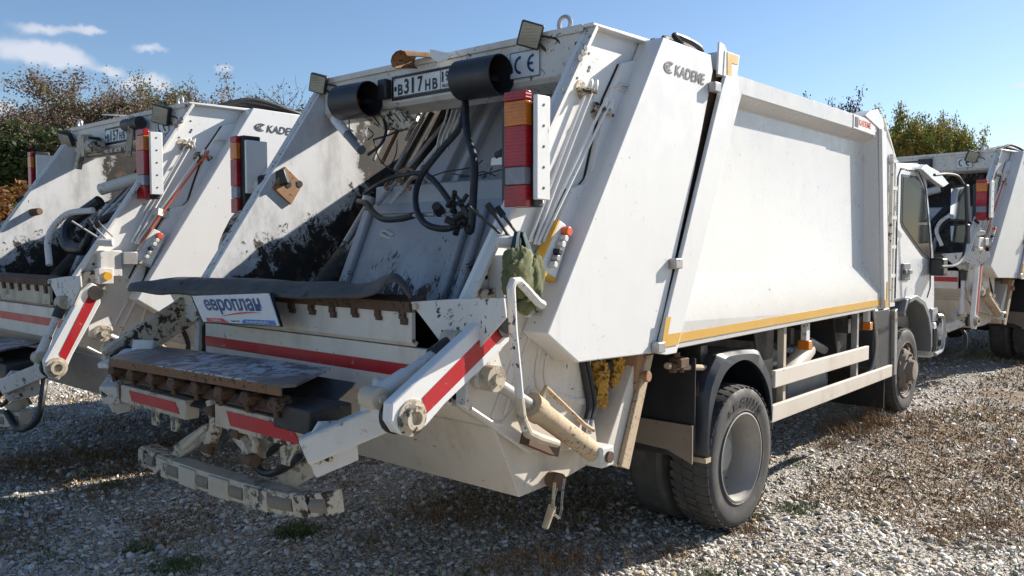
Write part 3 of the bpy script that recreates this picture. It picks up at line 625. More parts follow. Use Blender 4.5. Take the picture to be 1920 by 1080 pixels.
    if main:
        h_ = MB()
        for k in range(5): h_.curve([(.95+.06*k, -.92+.05*k, 2.80), (.90+.06*k, -.70, 2.835+.006*k), (.95+.05*k, -.45, 2.835), (1.05, -.25, 2.79)], .016)
        h_.build('roof_hoses', 'rubber', root)
    else:
        h_ = MB()
        for k in range(3): h_.curve([(.75+.1*k, -1.1, 2.81), (.80+.1*k, -.8, 2.87+.015*k), (.95+.05*k, -.45, 2.84), (1.05, -.25, 2.79)], .018)
        h_.build('roof_hoses', 'rubber', root)
    # ---------------- hopper side walls
    wp = [(-1.36, 2.79), (-2.225, 1.52), (-2.24, 1.40), (-2.24, 1.085), (-2.19, 1.045), (-2.0, .93), (-1.80, .80), (-1.27, .72), (-1.33, 1.0), (-1.33, 1.215), (-.96, 1.215), (-.45, 2.55), (-.45, 2.70), (-.78, 2.79)]
    for s_ in (1, -1):
        w_ = MB(); w_.px(wp, 1.02*s_, 1.05*s_); wall = w_.build('hopper_side_wall', 'white' if s_ == 1 else ('grime_and_shade' if shade_paint else 'inner_wall'), root)  # right truck: darker wall colour stands in for hopper shade
        fl = MB(); a, b_ = Vector((1.075*s_, -1.355, 2.785)), Vector((1.075*s_, -2.235, 1.50)); dd = (b_-a).normalized(); up = dd.cross(Vector((1, 0, 0)))
        fl.bar(a, b_, .05, .022, up); fl.bar(b_, (1.075*s_, -2.255, 1.09), .05, .022, (0, 1, 0)); fl.build('edge_flange', 'white_worn', root, bevel=.003).parent = wall
        ip = [X(*p, 1.09) for p in [(1172, 117), (1224, 104), (1180, 240), (1150, 330), (1100, 430), (1030, 570), (1000, 598), (985, 590), (1022, 480), (1050, 408), (1074, 352), (1098, 345), (1108, 332), (1120, 276), (1142, 184)]]
        MB().slab([(1.0516*s_, p.y-.014, p.z-.006) for p in ip], (-.001*s_, 0, 0)).build('panel_seam', 'steel_dark', root).parent = wall
        i_ = MB(); i_.slab([(1.09*s_, p.y, p.z) for p in ip], (-.038*s_, 0, 0)); i_.build('pressed_panel', 'white', root, bevel=.008).parent = wall
        # bolt holes near the top
        if s_ == 1:
            bh = MB()
            for (px_, py_, r_) in ((1098, 90, .018), (1093, 99, .02), (1088, 109, .022), (1105, 100, .008), (1106, 126, .01), (1104, 132, .01), (1055, 168, .008), (1071, 128, .006), (1083, 146, .008), (1094, 156, .009), (1098, 166, .008), (1014, 340, .006), (940, 460, .01), (912, 520, .012)):
                p_ = X(px_, py_, 1.052); ye = -1.355+(p_.z-2.785)*.685; xs = 1.052
                if p_.y-ye < .03 or px_ < 1100 and py_ < 112: xs = 1.102; p_ = X(px_, py_, xs)
                MB().cyl((xs-.002, p_.y, p_.z), (xs+.0008, p_.y, p_.z), r_*.8, n=10).build('bolt_hole', 'ink', root).parent = wall
        # embossed ribs on the lower side
        rb = MB()
        for k, off in enumerate((0, .07)):
            loop = [(-1.30+off*.1, .98-off*.3), (-1.52+off, .98-off*.2+.02), (-1.75+off*.9, 1.10), (-1.72+off, 1.30), (-1.62+off*.9, 1.42)]
            rb.curve([(1.052*s_, *a) for a in loop], .012, 6, 4)
        rb.curve([(1.052*s_, -1.86, 1.34), (1.052*s_, -2.0, 1.10), (1.052*s_, -2.06, 1.0)], .012, 6); rb.curve([(1.052*s_, -1.80, 1.34), (1.052*s_, -1.93, 1.10), (1.052*s_, -1.98, 1.0)], .012, 6)
        rb.curve([(1.052*s_, -2.19, 1.06), (1.052*s_, -2.03, .97), (1.052*s_, -1.95, .99), (1.052*s_, -1.80, 1.10)], .012, 6)
        rb.build('embossed_ribs', 'white_low', root).parent = wall
        lw = MB(); lw.px([(-2.235, 1.50), (-2.235, 1.09), (-2.19, 1.05), (-2.0, .935), (-1.80, .805), (-1.27, .725), (-1.332, 1.0), (-1.332, 1.22), (-1.4, 1.5)], 1.0495*s_ if s_ > 0 else -1.0495, 1.0525*s_); lw.build('lower_side_skin', 'white_low', root).parent = wall
    # ---------------- roof strip and top cross beam
    MB().px([(-1.39, 2.785), (-1.39, 2.80), (-.76, 2.812), (-.76, 2.79)], -1.10, 1.10).build('tailgate_roof', 'white', root, bevel=.004)
    bm_ = MB(); bm_.px([(-1.385, 2.578), (-1.36, 2.555), (-1.22, 2.53), (-1.22, 2.545), (-1.345, 2.575), (-1.345, 2.783), (-1.385, 2.783)], -1.018, 1.018); beam = bm_.build('top_beam', 'white_worn' if main else 'white_worn', root, bevel=.004)
    MB().box(-1.04, 1.04, -1.40, -1.386, 2.765, 2.80).build('beam_lip', 'white_worn', root, bevel=.003).parent = beam
    yb = -1.388
    # lifting ring(s)
    for xx in ((.905,) if main else (.905, -.94)):
        g_ = MB()
        g_.tube([(xx+.036*math.cos(a), -1.36, 2.828+.036*math.sin(a)) for a in np.linspace(-1.3, math.pi+1.3, 22)], .011, 8); g_.build('lifting_ring', 'rod', root)
    # number plate
    q_ = [Y(*p, yb) for p in ((746, 141), (906, 117), (904, 160), (745, 184))]
    dx = q_[1]-q_[0]; q_ = [Vector((-.335, yb, 2.715)), Vector((.185, yb, 2.715)), Vector((.185, yb, 2.603)), Vector((-.335, yb, 2.603))]
    pb = MB().slab(q_, (0, -.008, 0)).build('number_plate', 'bluewhite', root); qf = [p+Vector((0, -.009, 0)) for p in q_]
    lm = MB()
    for i, (ch, u, wd, hh) in enumerate(zip(plate, (.085, .19, .30, .41, .53, .645), (.08, .075, .075, .08, .08, .08), (.55, .78, .78, .78, .55, .55))):
        if ch == '1': u, wd = u+.012, .036
        letter(lm, ch, qf, u, u+wd, .10, .10+hh, .002)
    letter(lm, region[0], qf, .79, .815, .38, .88, .002); letter(lm, region[1], qf, .845, .895, .38, .88, .002); letter(lm, 'RUS', qf, .80, .90, .10, .26, .002)
    for r_ in (((.005, 0), (.995, 0), (.995, .04), (.005, .04)), ((.005, .96), (.995, .96), (.995, 1), (.005, 1)), ((.0, 0), (.01, 0), (.01, 1), (.0, 1)), ((.99, 0), (1, 0), (1, 1), (.99, 1)), ((.765, .04), (.772, .04), (.772, .96), (.765, .96)), ((.025, .33), (.06, .33), (.06, .55), (.025, .55))):
        poly_on(lm, qf, r_, .002)
    lm.build('lettering', 'ink', root).parent = pb
    MB().box(-.36, .21, -1.387, -1.3865, 2.588, 2.73).build('plate_frame', 'black', root)
    # CE plate
    q_ = [Vector((.575, yb, 2.728)), Vector((.775, yb, 2.728)), Vector((.775, yb, 2.592)), Vector((.575, yb, 2.592))]
    pb = MB().slab(q_, (0, -.003, 0)).build('ce_plate', 'bluewhite', root); qf = [p+Vector((0, -.004, 0)) for p in q_]; lm = MB()
    for cx_, full in ((.37, 0), (.80, 1)):
        n_ = 16
        for k in range(n_):
            a0, a1 = math.pi*(.5+1.0*k/n_), math.pi*(.5+1.0*(k+1)/n_)
            poly_on(lm, qf, [(cx_+.24*r*math.cos(a)*.92, .5+.34*r*math.sin(a)) for r, a in ((.70, a0), (1, a0), (1, a1), (.70, a1))], .002)
        if full: poly_on(lm, qf, [(cx_-.20, .45), (cx_-.03, .45), (cx_-.03, .55), (cx_-.20, .55)], .002)
    for r_ in (((0, 0), (1, 0), (1, .03), (0, .03)), ((0, .97), (1, .97), (1, 1), (0, 1)), ((.0, 0), (.02, 0), (.02, 1), (.0, 1)), ((.98, 0), (1, 0), (1, 1), (.98, 1))): poly_on(lm, qf, r_, .002)
    lm.build('ce_mark', 'blueink' if main else 'ink', root).parent = pb
    # ---------------- beacon tubes, work lamps
    if main:
        for (x0, x1, zc) in ((-.70, -.44, 2.60), (.325, .60, 2.605)):
            c_ = MB(); r_ = .104; yc = -1.50; n_ = 32
            c_.lathe((x0, yc, zc), (1, .05, .0), [(.001, 0), (r_, 0), (r_, x1-x0), (r_*.94, x1-x0), (r_*.93, .03), (.001, .03)], n_)
            so_ = c_.build('beacon_housing', 'black', root)
            MB().cyl((x0+.03, yc, zc-.01), (x0+.11, yc+.004, zc-.01), .07, .055, 20).build('beacon_lens', 'lens_amber', root).parent = so_
            MB().bar(((x0+x1)/2, -1.385, zc), ((x0+x1)/2, -1.45, zc), .08, .03).build('bracket', 'black', root).parent = so_
        # bracket right of the left beacon
        MB().box(-.43, -.355, -1.44, -1.392, 2.60, 2.715).build('black_box', 'black', root, bevel=.008)
        # bent sheet shelter on the beam top
        s1 = [Y(*p, -1.52) for p in ((766, 108), (772, 96), (800, 92), (812, 92), (808, 112), (800, 122), (785, 124), (770, 116))]
        s2 = [Y(*p, -1.40) for p in ((766, 108), (780, 96), (812, 93), (848, 101), (836, 113), (812, 114), (805, 120), (785, 118))]
        lm = MB(); n_ = 10
        ring1 = [(-.12+.07*math.cos(a), -1.54, 2.775+.05*math.sin(a)) for a in np.linspace(.2, math.pi*1.75, n_)]; ring2 = [(-.07+.08*math.cos(a), -1.40, 2.785+.045*math.sin(a)) for a in np.linspace(.1, math.pi*1.3, n_)]
        lm.add(ring1+ring2+[(p[0]*1., p[1]+.0, p[2]-.004) for p in ring1]+[(p[0], p[1], p[2]-.004) for p in ring2], [(i, i+1, n_+i+1, n_+i) for i in range(n_-1)]+[(2*n_+i, 3*n_+i, 3*n_+i+1, 2*n_+i+1) for i in range(n_-1)])
        lm.build('bent_cover_sheet', 'rust_light', root, fixn=False)
        lm = MB(); lm.slab([Y(*p, -1.47) for p in ((806, 92), (849, 101), (838, 112), (822, 117), (806, 106))], (0, .004, 0)); lm.build('bent_cover_flap', 'white', root)
    def worklamp(c, s_, ydir, tilt=.3):
        c = Vector(c); lm = MB(); w_, h_, d_ = .058*s_, .062*s_, .045*s_; tilt = abs(tilt)
        rot = Matrix.Rotation(ydir-.5, 3, 'Z') @ Matrix.Rotation(tilt, 3, 'X') @ Matrix.Rotation(.28, 3, 'Y')
        def P2(x, y, z): return c+rot @ Vector((x, y, z))
        lm.slab([P2(-w_, 0, -h_), P2(w_, 0, -h_), P2(w_, 0, h_), P2(-w_, 0, h_)], rot @ Vector((0, d_, 0))); hs = lm.build('work_lamp', 'black', root, bevel=.008)
        MB().slab([P2(-w_*.86, -.004, -h_*.88), P2(w_*.86, -.004, -h_*.88), P2(w_*.86, -.004, h_*.88), P2(-w_*.86, -.004, h_*.88)], rot @ Vector((0, .006, 0))).build('lamp_glass', 'lamp_glass', root, bevel=.004).parent = hs
        MB().tube([c+rot @ Vector((0, d_, 0)), c+Vector((.04, .10, -.08)), (c.x+.07, -1.38, c.z-.07)], .008, 6).build('bracket', 'rusty', root).parent = hs
        MB().curve([c+rot @ Vector((.02, d_, 0)), c+Vector((.10, .08, -.02)), c+Vector((.14, .1, -.09)), (c.x+.17, -1.38, c.z-.08)], .005, 5).build('cable', 'rubber', root).parent = hs
    if main: worklamp((.775, -1.47, 2.775), 1.0, 1.15); worklamp((-.975, -1.47, 2.755), .95, 1.05)
    else:
        worklamp((-1.0, -1.47, 2.68), 1.05, .9, .7); worklamp((.80, -1.47, 2.72), 1.15, 1.1)
        if plate == 'B157HB':
            c_ = MB(); c_.cyl((-.42, -1.48, 2.58), (-.26, -1.48, 2.56), .06, .05); c_.box(-.62, -.52, -1.5, -1.4, 2.5, 2.66); c_.box(-.60, .34, -1.47, -1.40, 2.50, 2.53); c_.bar((-.56, -1.47, 2.68), (-.66, -1.5, 2.40), .05, .04); c_.bar((.34, -1.47, 2.76), (.32, -1.5, 2.44), .05, .04)
            c_.box(-.75, -.62, -1.46, -1.39, 2.57, 2.70); c_.build('lamp_bracket', 'cream', root)
            c_ = MB(); c_.cyl((.2, -1.46, 2.70), (.46, -1.46, 2.70), .05, .05); c_.build('beacon_housing', 'black', root); MB().box(-.50, -.42, -1.5, -1.4, 2.52, 2.66).build('black_box', 'black', root)
            MB().slab([(.0, -1.45, 2.80), (-.26, -1.45, 2.83), (-.2, -1.3, 2.83), (.04, -1.3, 2.80)], (0, 0, .01)).build('bent_cover_flap', 'white', root)
        else: MB().box(.12, .28, -1.46, -1.39, 2.62, 2.74).build('black_box', 'black', root)
    # ---------------- tail lamps
    for s_ in (1, -1):
        if s_ == 1: xc, y0, zt, zb = 1.11, -1.93+lampdy, 2.395+lampdz, 1.905+lampdz
        else: xc, y0, zt, zb = -1.30, -1.83+lampdy, 2.42+lampdz, 1.94+lampdz
        hs = MB().box(xc-(.115 if s_ > 0 else .065), xc+.075 if s_ > 0 else xc+.05, y0, y0+(.06 if s_ > 0 else .12), zb-.0, zt-(.05 if s_ > 0 else -.003)); hs = hs.build('tail_lamp', 'black', root, bevel=.006)
        H_ = zt-zb
        for (f0, f1, mt) in ((.917, 1.0, 'lens_red'), (.702, .915, 'lens_amber'), (.347, .70, 'lens_red'), (.192, .345, 'lens_clear'), (0, .19, 'lens_red')):
            a = .055 if mt == 'lens_clear' else .06
            MB().box(xc-a, xc+(a if s_ > 0 else a-.045), y0-(.045 if s_ > 0 else .03), y0-.0, zb+f0*H_, zb+f1*H_).build('lens', mt, root, bevel=.004).parent = hs
        if s_ == 1: MB().box(xc+.077, xc+.10, y0-.015, y0+.075, zb+.03, zt-.02).build('lamp_guard', 'white', root, bevel=.004)
        else: MB().box(xc+.075, xc+.095, y0-.01, y0+.14, zb+.12, zt-.03).build('lamp_guard', 'white', root, bevel=.004)
        if s_ == 1:
            MB().bar((xc, y0+.06, 1.98), (1.05, y0+.2, 1.95), .05, .05).build('lamp_bracket', 'white_worn', root)
            g_ = MB()
            for zz in np.linspace(zb+.08, zt-.06, 5): g_.cyl((xc+.10, y0+.03, zz), (xc+.1025, y0+.03, zz), .006, n=8)
            g_.build('guard_holes', 'ink', root, kind='stuff')
        else:
            MB().bar((xc+.02, y0+.06, 2.11), (-1.06, -1.78, 2.11), .05, .05).build('lamp_bracket', 'white_worn', root)
            MB().tube([(-1.12, -1.80, 2.12), (-1.05, -1.74, 2.12)], .05, 12).build('bracket_knuckle', 'steel_dark', root)
            if main: MB().bar(X(488, 345, -1.12), X(538, 330, -.985), .05, .09).build('bracket_arm', 'steel_dark', root, bevel=.006)
            if not main: MB().cyl((-1.02, -1.75, 2.02), (-.93, -1.72, 2.03), .035, .03, 12).build('bracket_stub', 'rusty', root); continue
            lm = MB(); lm.slab([X(*p, -1.0) for p in ((535, 312), (569, 345), (546, 384), (512, 352))], (-.02, 0, 0)); po = lm.build('bracket_plate', 'rust_light', root, bevel=.004)
            g_ = MB()
            for (px_, py_) in ((541, 346), (562, 345)):
                p_ = X(px_, py_, -.998); g_.cyl((-.9995, p_.y, p_.z), (-.997, p_.y, p_.z), .022, n=14)
            g_.build('holes', 'ink', root).parent = po
    # left grab handle outside the left wall
    h_ = MB(); h_.curve([X(*p, -1.12) for p in ((413, 492), (416, 458), (430, 425), (445, 403), (472, 397))], .018, 8); h_.build('grab_handle', 'cream', root)
    # ---------------- hopper back: pan, stripe panel, lower box
    def strip(pr, x0, x1, th=.02):
        m_ = MB()
        for (a, b_) in zip(pr[:-1], pr[1:]):
            d_ = Vector((0, b_[0]-a[0], b_[1]-a[1])).normalized(); n_ = Vector((0, -d_.z, d_.y)); n_ = n_ if n_.y > 0 else -n_
            m_.slab([(x0, *a), (x1, *a), (x1, *b_), (x0, *b_)], n_*th)
        return m_
    strip([(-2.285, 1.47), (-2.285, 1.325), (-2.26, 1.305)], -.97, .80).build('hopper_pan', 'cream' if not main else 'white_low', root)
    strip([(-2.262, 1.300), (-2.262, 1.085), (-2.235, 1.07)], -.97, .99, .03).build('striped_panel', 'white_low', root, bevel=.004)
    MB().slab([(-.969, -2.2645, 1.168), (.985, -2.2645, 1.168), (.985, -2.2645, 1.225), (-.969, -2.2645, 1.225)], (0, .002, 0)).build('red_stripe', 'red', root)
    strip([(-2.235, 1.07), (-2.19, 1.04), (-2.02, .945)], -.99, 1.01, .03).build('underpan', 'white_low', root)
    MB().px([(-2.045, .950), (-2.035, .968), (-1.95, .96), (-1.80, 1.0), (-1.80, .98), (-1.95, .925)], -.99, 1.03).build('underpan_lip', 'white_low', root)
    bx = MB(); bx.px([(-1.985, .935), (-1.812, .585), (-1.47, .60), (-1.26, .63), (-1.20, .74), (-1.27, .78), (-1.77, .80)], -.99, 1.0)
    bx.build('lower_box', 'white_low', root, bevel=.005)
    # rollers / drain plug and safety pin chain
    if main:
        k_ = MB(); c0 = X(1030, 905, 1.0); k_.cyl((1.0, c0.y, c0.z+.02), (1.075, c0.y-.015, c0.z+.02), .036, .042, 16); k_.build('tow_eye', 'rusty', root)
        k_ = MB(); k_.cyl(X(1040, 905, 1.1), X(1036, 950, 1.1), .008); k_.cyl(X(1036, 948, 1.1), X(1022, 990, 1.1), .02, .016, 12); k_.build('locking_pin', 'dusty_cyl', root)
        k_ = MB(); pth = [X(*p, 1.1) for p in ((1044, 915), (1038, 940), (1040, 965), (1048, 972), (1053, 955), (1054, 930), (1058, 900))]
        for i in range(len(pth)-1):
            for j in range(3):
                a, b_ = pth[i].lerp(pth[i+1], j/3), pth[i].lerp(pth[i+1], (j+1.25)/3); k_.tube([a+Vector((0, .006, 0)), b_+Vector((0, .006, 0))], .0025, 4); k_.tube([a-Vector((0, .006, 0)), b_-Vector((0, .006, 0))], .0025, 4)
        k_.build('chain', 'rod', root)
    # cheek plates closing the hopper corner
    for s_ in (1, -1):
        pts = [Y(*p, -2.29) for p in ((768, 566), (862, 560), (944, 560), (948, 596), (900, 650), (852, 665), (826, 642))]
        MB().slab([(p.x*s_, p.y, p.z) for p in pts], (0, .012, 0)).build('cheek_plate', 'white_worn', root, bevel=.003)
        for (px_, py_) in ((778, 575), (830, 640)):
            p_ = Y(px_, py_, -2.30); MB().cyl((p_.x*s_, -2.291, p_.z), (p_.x*s_, -2.305, p_.z), .014, n=10).build('bolt', 'cream', root)
    # rusty edge under the flap
    MB().px([(-2.30, 1.455), (-2.30, 1.50), (-2.20, 1.52), (-2.20, 1.45)], -1.0, .80).build('hopper_lip', 'rusty', root)
    lm = MB(); rs = random.Random(3)
    for k in range(11):
        xx = -.90+k*.165; s_ = rs.uniform(.010, .02)
        lm.box(xx-s_, xx+s_, -2.302, -2.287, 1.425, 1.46); lm.box(xx-s_*.5, xx+s_*1.6, -2.301, -2.287, 1.40+rs.uniform(0, .015), 1.43)
    lm.build('lip_clips', 'rusty', root, kind='stuff')
    # interior: floor, left recess, back, packer plates
    MB().px([(-2.20, 1.46), (-2.20, 1.50), (-1.4, 1.20), (-1.0, 1.20), (-1.0, 1.15), (-1.4, 1.15)], -1.02, 1.02).build('hopper_floor', 'grime_and_shade', root)
    MB().px([(-.60, 1.2), (-.45, 2.40), (-.40, 2.40), (-.55, 1.2)], -1.02, 1.02).build('inner_bulkhead', 'grime_and_shade', root)
    # carrier plate (upper) and packer plate (lower)
    up_ = [(-1.18, 2.00), (-.83, 2.50)]
    cpn = MB(); cpn.px([(-1.22, 2.05), (-.80, 2.70), (-.76, 2.68), (-1.17, 2.03)], -.42, 1.0); cpo = cpn.build('carrier_plate', 'grime_and_shade' if shade_paint else 'packer_up', root, bevel=.004)
    cpn = MB(); cpn.px([(-1.34, 1.98), (-1.33, 2.095), (-1.24, 2.11), (-1.24, 1.99)], -.58, 1.0); cpn.build('carrier_beam', 'packer', root, bevel=.008)
    cpn = MB(); cpn.px([(-1.345, 1.99), (-1.40, 1.93), (-1.31, 1.88), (-1.28, 1.99)], -.58, 1.0); cpn.build('carrier_chamfer', 'packer', root, bevel=.005)
    # ribs on the carrier
    for xx, w_, mt in ((-.40, .05, 'steel_dark'), (-.20, .20, 'packer'), (.02, .05, 'packer')):
        cpn = MB(); cpn.px([(-1.27, 2.08), (-.86, 2.70), (-.80, 2.68), (-1.2, 2.06)], xx-w_/2, xx+w_/2); cpn.build('carrier_rib', mt, root, bevel=.01)
    for xx in (-.36, -.24):
        MB().tube([(xx-.1, -1.42, 1.98), (xx+.05, -1.0, 2.5)], .013, 8).build('pipe', 'rod' if xx < -.3 else 'white_worn', root)
    cpn = MB(); cpn.px([(-1.37, 1.95), (-1.62, 1.40), (-1.56, 1.36), (-1.32, 1.90)], -.60, .98); cpn.build('packer_plate', 'grime_and_shade' if shade_paint else 'packer', root, bevel=.005)
    for xx, w_ in ((-.57, .07), (.28, .07), (.40, .05)):
        cpn = MB(); cpn.px([(-1.41, 1.955), (-1.66, 1.41), (-1.62, 1.39), (-1.38, 1.935)], xx-w_/2, xx+w_/2); cpn.build('packer_rib', 'packer', root, bevel=.012)
    lm = MB(); lm.tube([Y(715, 437, -1.45), Y(722, 432, -1.45), Y(738, 441, -1.44), Y(731, 447, -1.44), Y(714, 439, -1.45)], .010, 6); lm.build('lug', 'white_worn', root)
    if main:
        lm = MB()
        for (px_, py_, r_) in ((748, 345, .045), (770, 330, .05), (790, 345, .045)):
            c_ = Y(px_, py_, -1.36); lm.tube([(c_.x+r_*math.cos(a), c_.y-.01*k, c_.z+r_*.8*math.sin(a)) for k, a in enumerate(np.linspace(0, 5.5, 12))], .009, 6)
        lm.build('rusty_brackets', 'rust_light', root)
    # left packing cylinder
    cy = MB(); cy.cyl(X(694, 372, -.76), X(690, 385, -.76), .05, .05, 14); cy.cyl(X(690, 385, -.76), X(648, 455, -.76), .022, .022, 12); co = cy.build('packing_cylinder_rod', 'rod', root)
    cy = MB(); cy.cyl(X(705, 405, -.68), X(640, 505, -.68), .045, .045, 16); cy.cyl(X(650, 460, -.74), X(638, 480, -.74), .035, .035, 12); cy.build('packing_cylinder', 'packer_up', root)
    cy = MB(); cy.cyl(X(650, 480, -.72), X(590, 560, -.72), .075, .07, 16); cy.build('cylinder_foot', 'grime_and_shade', root)
    for (x_, a, b_, r_, mt) in ((-.66, (-1.15, 2.02), (-.80, 2.30), .05, 'grime_and_shade'), (-.52, (-1.30, 2.02), (-.90, 2.58), .03, 'steel_dark')):
        MB().cyl((x_, *a), (x_, *b_), r_, r_, 14).build('upper_cylinder', mt, root)
    MB().box(-1.02, -.50, -.92, -.60, 1.35, 2.22).build('guide_housing', 'grime_and_shade', root, bevel=.02)
    # ---------------- hoses inside
    if main:
        def hose(pts, r, name='hose', mt='rubber', y=None):
            MB().curve([Y(px_, py_, yy) for px_, py_, yy in pts], r, 10, 7).build(name, mt, root)
        hose([(872, 185, -1.46), (876, 250, -1.62), (889, 300, -1.72), (888, 360, -1.75), (883, 430, -1.78), (874, 425, -1.80)], .019)
        hose([(870, 200, -1.44), (862, 240, -1.5), (826, 282, -1.55), (793, 325, -1.6), (780, 360, -1.66), (782, 395, -1.70), (800, 421, -1.72), (835, 429, -1.74), (862, 418, -1.75), (872, 395, -1.75)], .017)
        hose([(803, 330, -1.6), (815, 340, -1.62), (838, 370, -1.68), (852, 397, -1.72)], .016)
        hose([(685, 362, -1.45), (710, 345, -1.5), (745, 330, -1.52), (800, 322, -1.56)], .012)
        hose([(672, 378, -1.45), (688, 382, -1.5), (700, 398, -1.55), (720, 411, -1.6), (752, 410, -1.64), (775, 404, -1.66)], .018)
        hose([(775, 404, -1.66), (800, 403, -1.68), (815, 403, -1.68)], .011, 'pipe', 'rod')
        hose([(820, 404, -1.70), (850, 403, -1.72)], .007, 'pipe', 'rod')
        k_ = MB(); c_ = Y(826, 398, -1.70); k_.cyl(c_, c_+Vector((.02, -.05, .03)), .03, .025, 10); k_.build('hose_elbow', 'steel_dark', root)
        k_ = MB(); c_ = Y(866, 400, -1.74); rs = random.Random(5)
        for k in range(16):
            p_ = c_+Vector((rs.uniform(-.07, .07), rs.uniform(-.04, .04), rs.uniform(-.07, .06))); k_.cyl(p_, p_+Vector((rs.uniform(-.05, .05), rs.uniform(-.04, .02), rs.uniform(-.05, .05))), rs.uniform(.008, .018), n=8)
        k_.build('hose_couplings', 'steel_dark', root)
        for k in range(4): hose([(840+9*k, 205, -1.40), (835+8*k, 225, -1.38), (825+8*k, 250, -1.36), (818+7*k, 280, -1.36)], .006, 'cable', 'rod')
        hose([(765, 208, -1.35), (758, 225, -1.36), (740, 248, -1.40), (700, 262, -1.42)], .006, 'cable')
        hose([(720, 225, -1.40), (724, 245, -1.45), (715, 270, -1.5), (690, 290, -1.52)], .009)
        for pts in (((905, 300), (890, 312), (862, 318), (835, 322), (812, 330)), ((940, 318), (915, 325), (888, 330), (860, 332)), ((930, 330), (905, 322), (880, 330), (850, 326)), ((700, 262), (712, 300), (735, 318), (760, 330)), ((745, 262), (742, 290), (728, 318))):
            hose([(a, b_, -1.50) for a, b_ in pts], .0035, 'wire')
        for (a, b_) in (((742, 215), (700, 300)), ((762, 212), (716, 306)), ((790, 205), (762, 262)), ((800, 208), (740, 318))):
            MB().cyl(Y(*a, -1.05), Y(*b_, -1.28), .012, .012, 8).build('pipe', 'rust_dark' if a[0] == 762 else 'rod', root)
        # junction box and dangling lamp tube under the left beacon
        jb = MB(); jb.slab([Y(*p, -1.40) for p in ((676, 218), (745, 203), (775, 228), (764, 243), (716, 243))], (0, .05, 0)); jo = jb.build('junction_box', 'cream', root, bevel=.006)
        g_ = MB()
        for k in range(5):
            a, b_ = Y(700+k*13, 218-k*2, -1.402), Y(712+k*13, 234-k*2, -1.402); g_.tube([a, b_], .004, 4)
        g_.build('seams', 'ink', root).parent = jo
        dl = MB(); dl.cyl(Y(628, 224, -1.42), Y(652, 252, -1.46), .03, .03, 14); do = dl.build('dangling_lamp', 'white', root)
        MB().cyl(Y(652, 252, -1.46), Y(678, 282, -1.50), .028, .028, 14).build('lamp_end', 'grey', root).parent = do
        MB().cyl(Y(626, 221, -1.42), Y(629, 225, -1.42), .028, .03, 14).build('lamp_cap', 'yellow', root).parent = do
        for pts in (((655, 218), (655, 240), (662, 246)), ((690, 240), (700, 252), (690, 262)), ((735, 240), (750, 246), (764, 240))):
            hose([(a, b_, -1.42) for a, b_ in pts], .004, 'wire')
        k_ = MB(); k_.slab([Y(*p, -1.75) for p in ((922, 296), (948, 294), (948, 308), (920, 310))], (0, .04, 0)); k_.build('small_box', 'white', root)
        MB().cyl(Y(932, 292, -1.74), Y(944, 286, -1.74), .02, .02, 10).build('sensor', 'steel_dark', root)
    else:
        MB().curve([(.55, -1.5, 2.1), (.30, -1.75, 1.75), (-.1, -1.8, 1.72), (-.35, -1.7, 1.9), (-.1, -1.55, 2.1)], .05, 10).build('hose', 'rubber', root)
        MB().curve([(.9, -1.75, 2.0), (.7, -1.9, 1.9), (.6, -1.95, 1.75), (.4, -1.9, 1.7)], .03, 10).build('hose', 'rubber', root)
        MB().curve([(.98, -2.05, 1.98), (.80, -2.16, 1.95), (.72, -2.25, 1.80), (.80, -2.28, 1.6)], .022, 10).build('grab_handle', 'white_worn', root)
        MB().cyl((-.2, -1.5, 2.2), (.3, -1.2, 2.35), .05, .05, 12).build('packing_cylinder', 'white_worn', root)
    # ---------------- control pipes, levers, panel on the right wall
    for i, (a, b_) in enumerate((((1100, 170), (1003, 425)), ((1110, 172), (1012, 430)), ((1128, 202), (1020, 432)), ((1138, 205), (1030, 428)))):
        p0, p1 = X(*a, 1.075+.012*i), X(*b_, 1.075+.012*i)
        MB().curve([p0+Vector((-.03, .05, -.02)), p0+Vector((.01, .02, .01)), p0, p1, p1+Vector((0, -.02, -.06))], .0075, 8, 5).build('control_pipe', 'white' if not (not main and i == 3) else 'orange', root)
    for (px_, py_) in ((1092, 168), (1120, 208)):
        c_ = X(px_, py_, 1.06); k_ = MB(); k_.cyl((1.045, c_.y, c_.z), (1.056, c_.y, c_.z), .05, .045, 12)
        for j in range(4): k_.cyl(c_+Vector((0, random.uniform(-.04, .05), random.uniform(-.04, .03))), c_+Vector((.06, random.uniform(-.04, .08), random.uniform(-.03, .03))), .009, n=8)
        k_.build('pipe_fitting', 'cream', root)
    k_ = MB(); k_.curve([X(1150, 165, 1.085), X(1165, 158, 1.10), X(1180, 160, 1.10), X(1198, 155, 1.085)], .007, 6); k_.curve([X(1155, 170, 1.085), X(1175, 168, 1.10), X(1197, 162, 1.085)], .005, 6); k_.build('release_handle', 'white_worn', root)
    k_ = MB()
    for (a, b_) in (((880, 387), (937, 437)), ((914, 383), (952, 440)), ((932, 389), (968, 436))): k_.cyl(X(*b_, 1.13), X(*a, 1.10), .007, .007, 8)
    lv = k_.build('control_levers', 'rod' if not main else 'steel_dark', root)
    k_ = MB()
    for (a, b_) in (((914, 383), (927, 400)), ((932, 389), (944, 405))): k_.cyl(X(*b_, 1.13), X(*a, 1.10), .014, .014, 10)
    k_.build('lever_grips', 'rubber', root).parent = lv
    vb = MB(); vb.cyl(X(930, 452, 1.10), X(975, 455, 1.16), .028, .028, 12); vb.cyl(X(948, 452, 1.12), X(953, 452, 1.12), .034, .034, 12); vb.box(1.055, 1.14, -2.08, -1.93, 1.52, 1.70); vb.build('valve_block', 'white_worn', root, bevel=.006)
    vb = MB(); vb.box(1.055, 1.10, -2.20, -2.03, 1.42, 1.56); vb.build('valve_bracket', 'cream', root, bevel=.006)
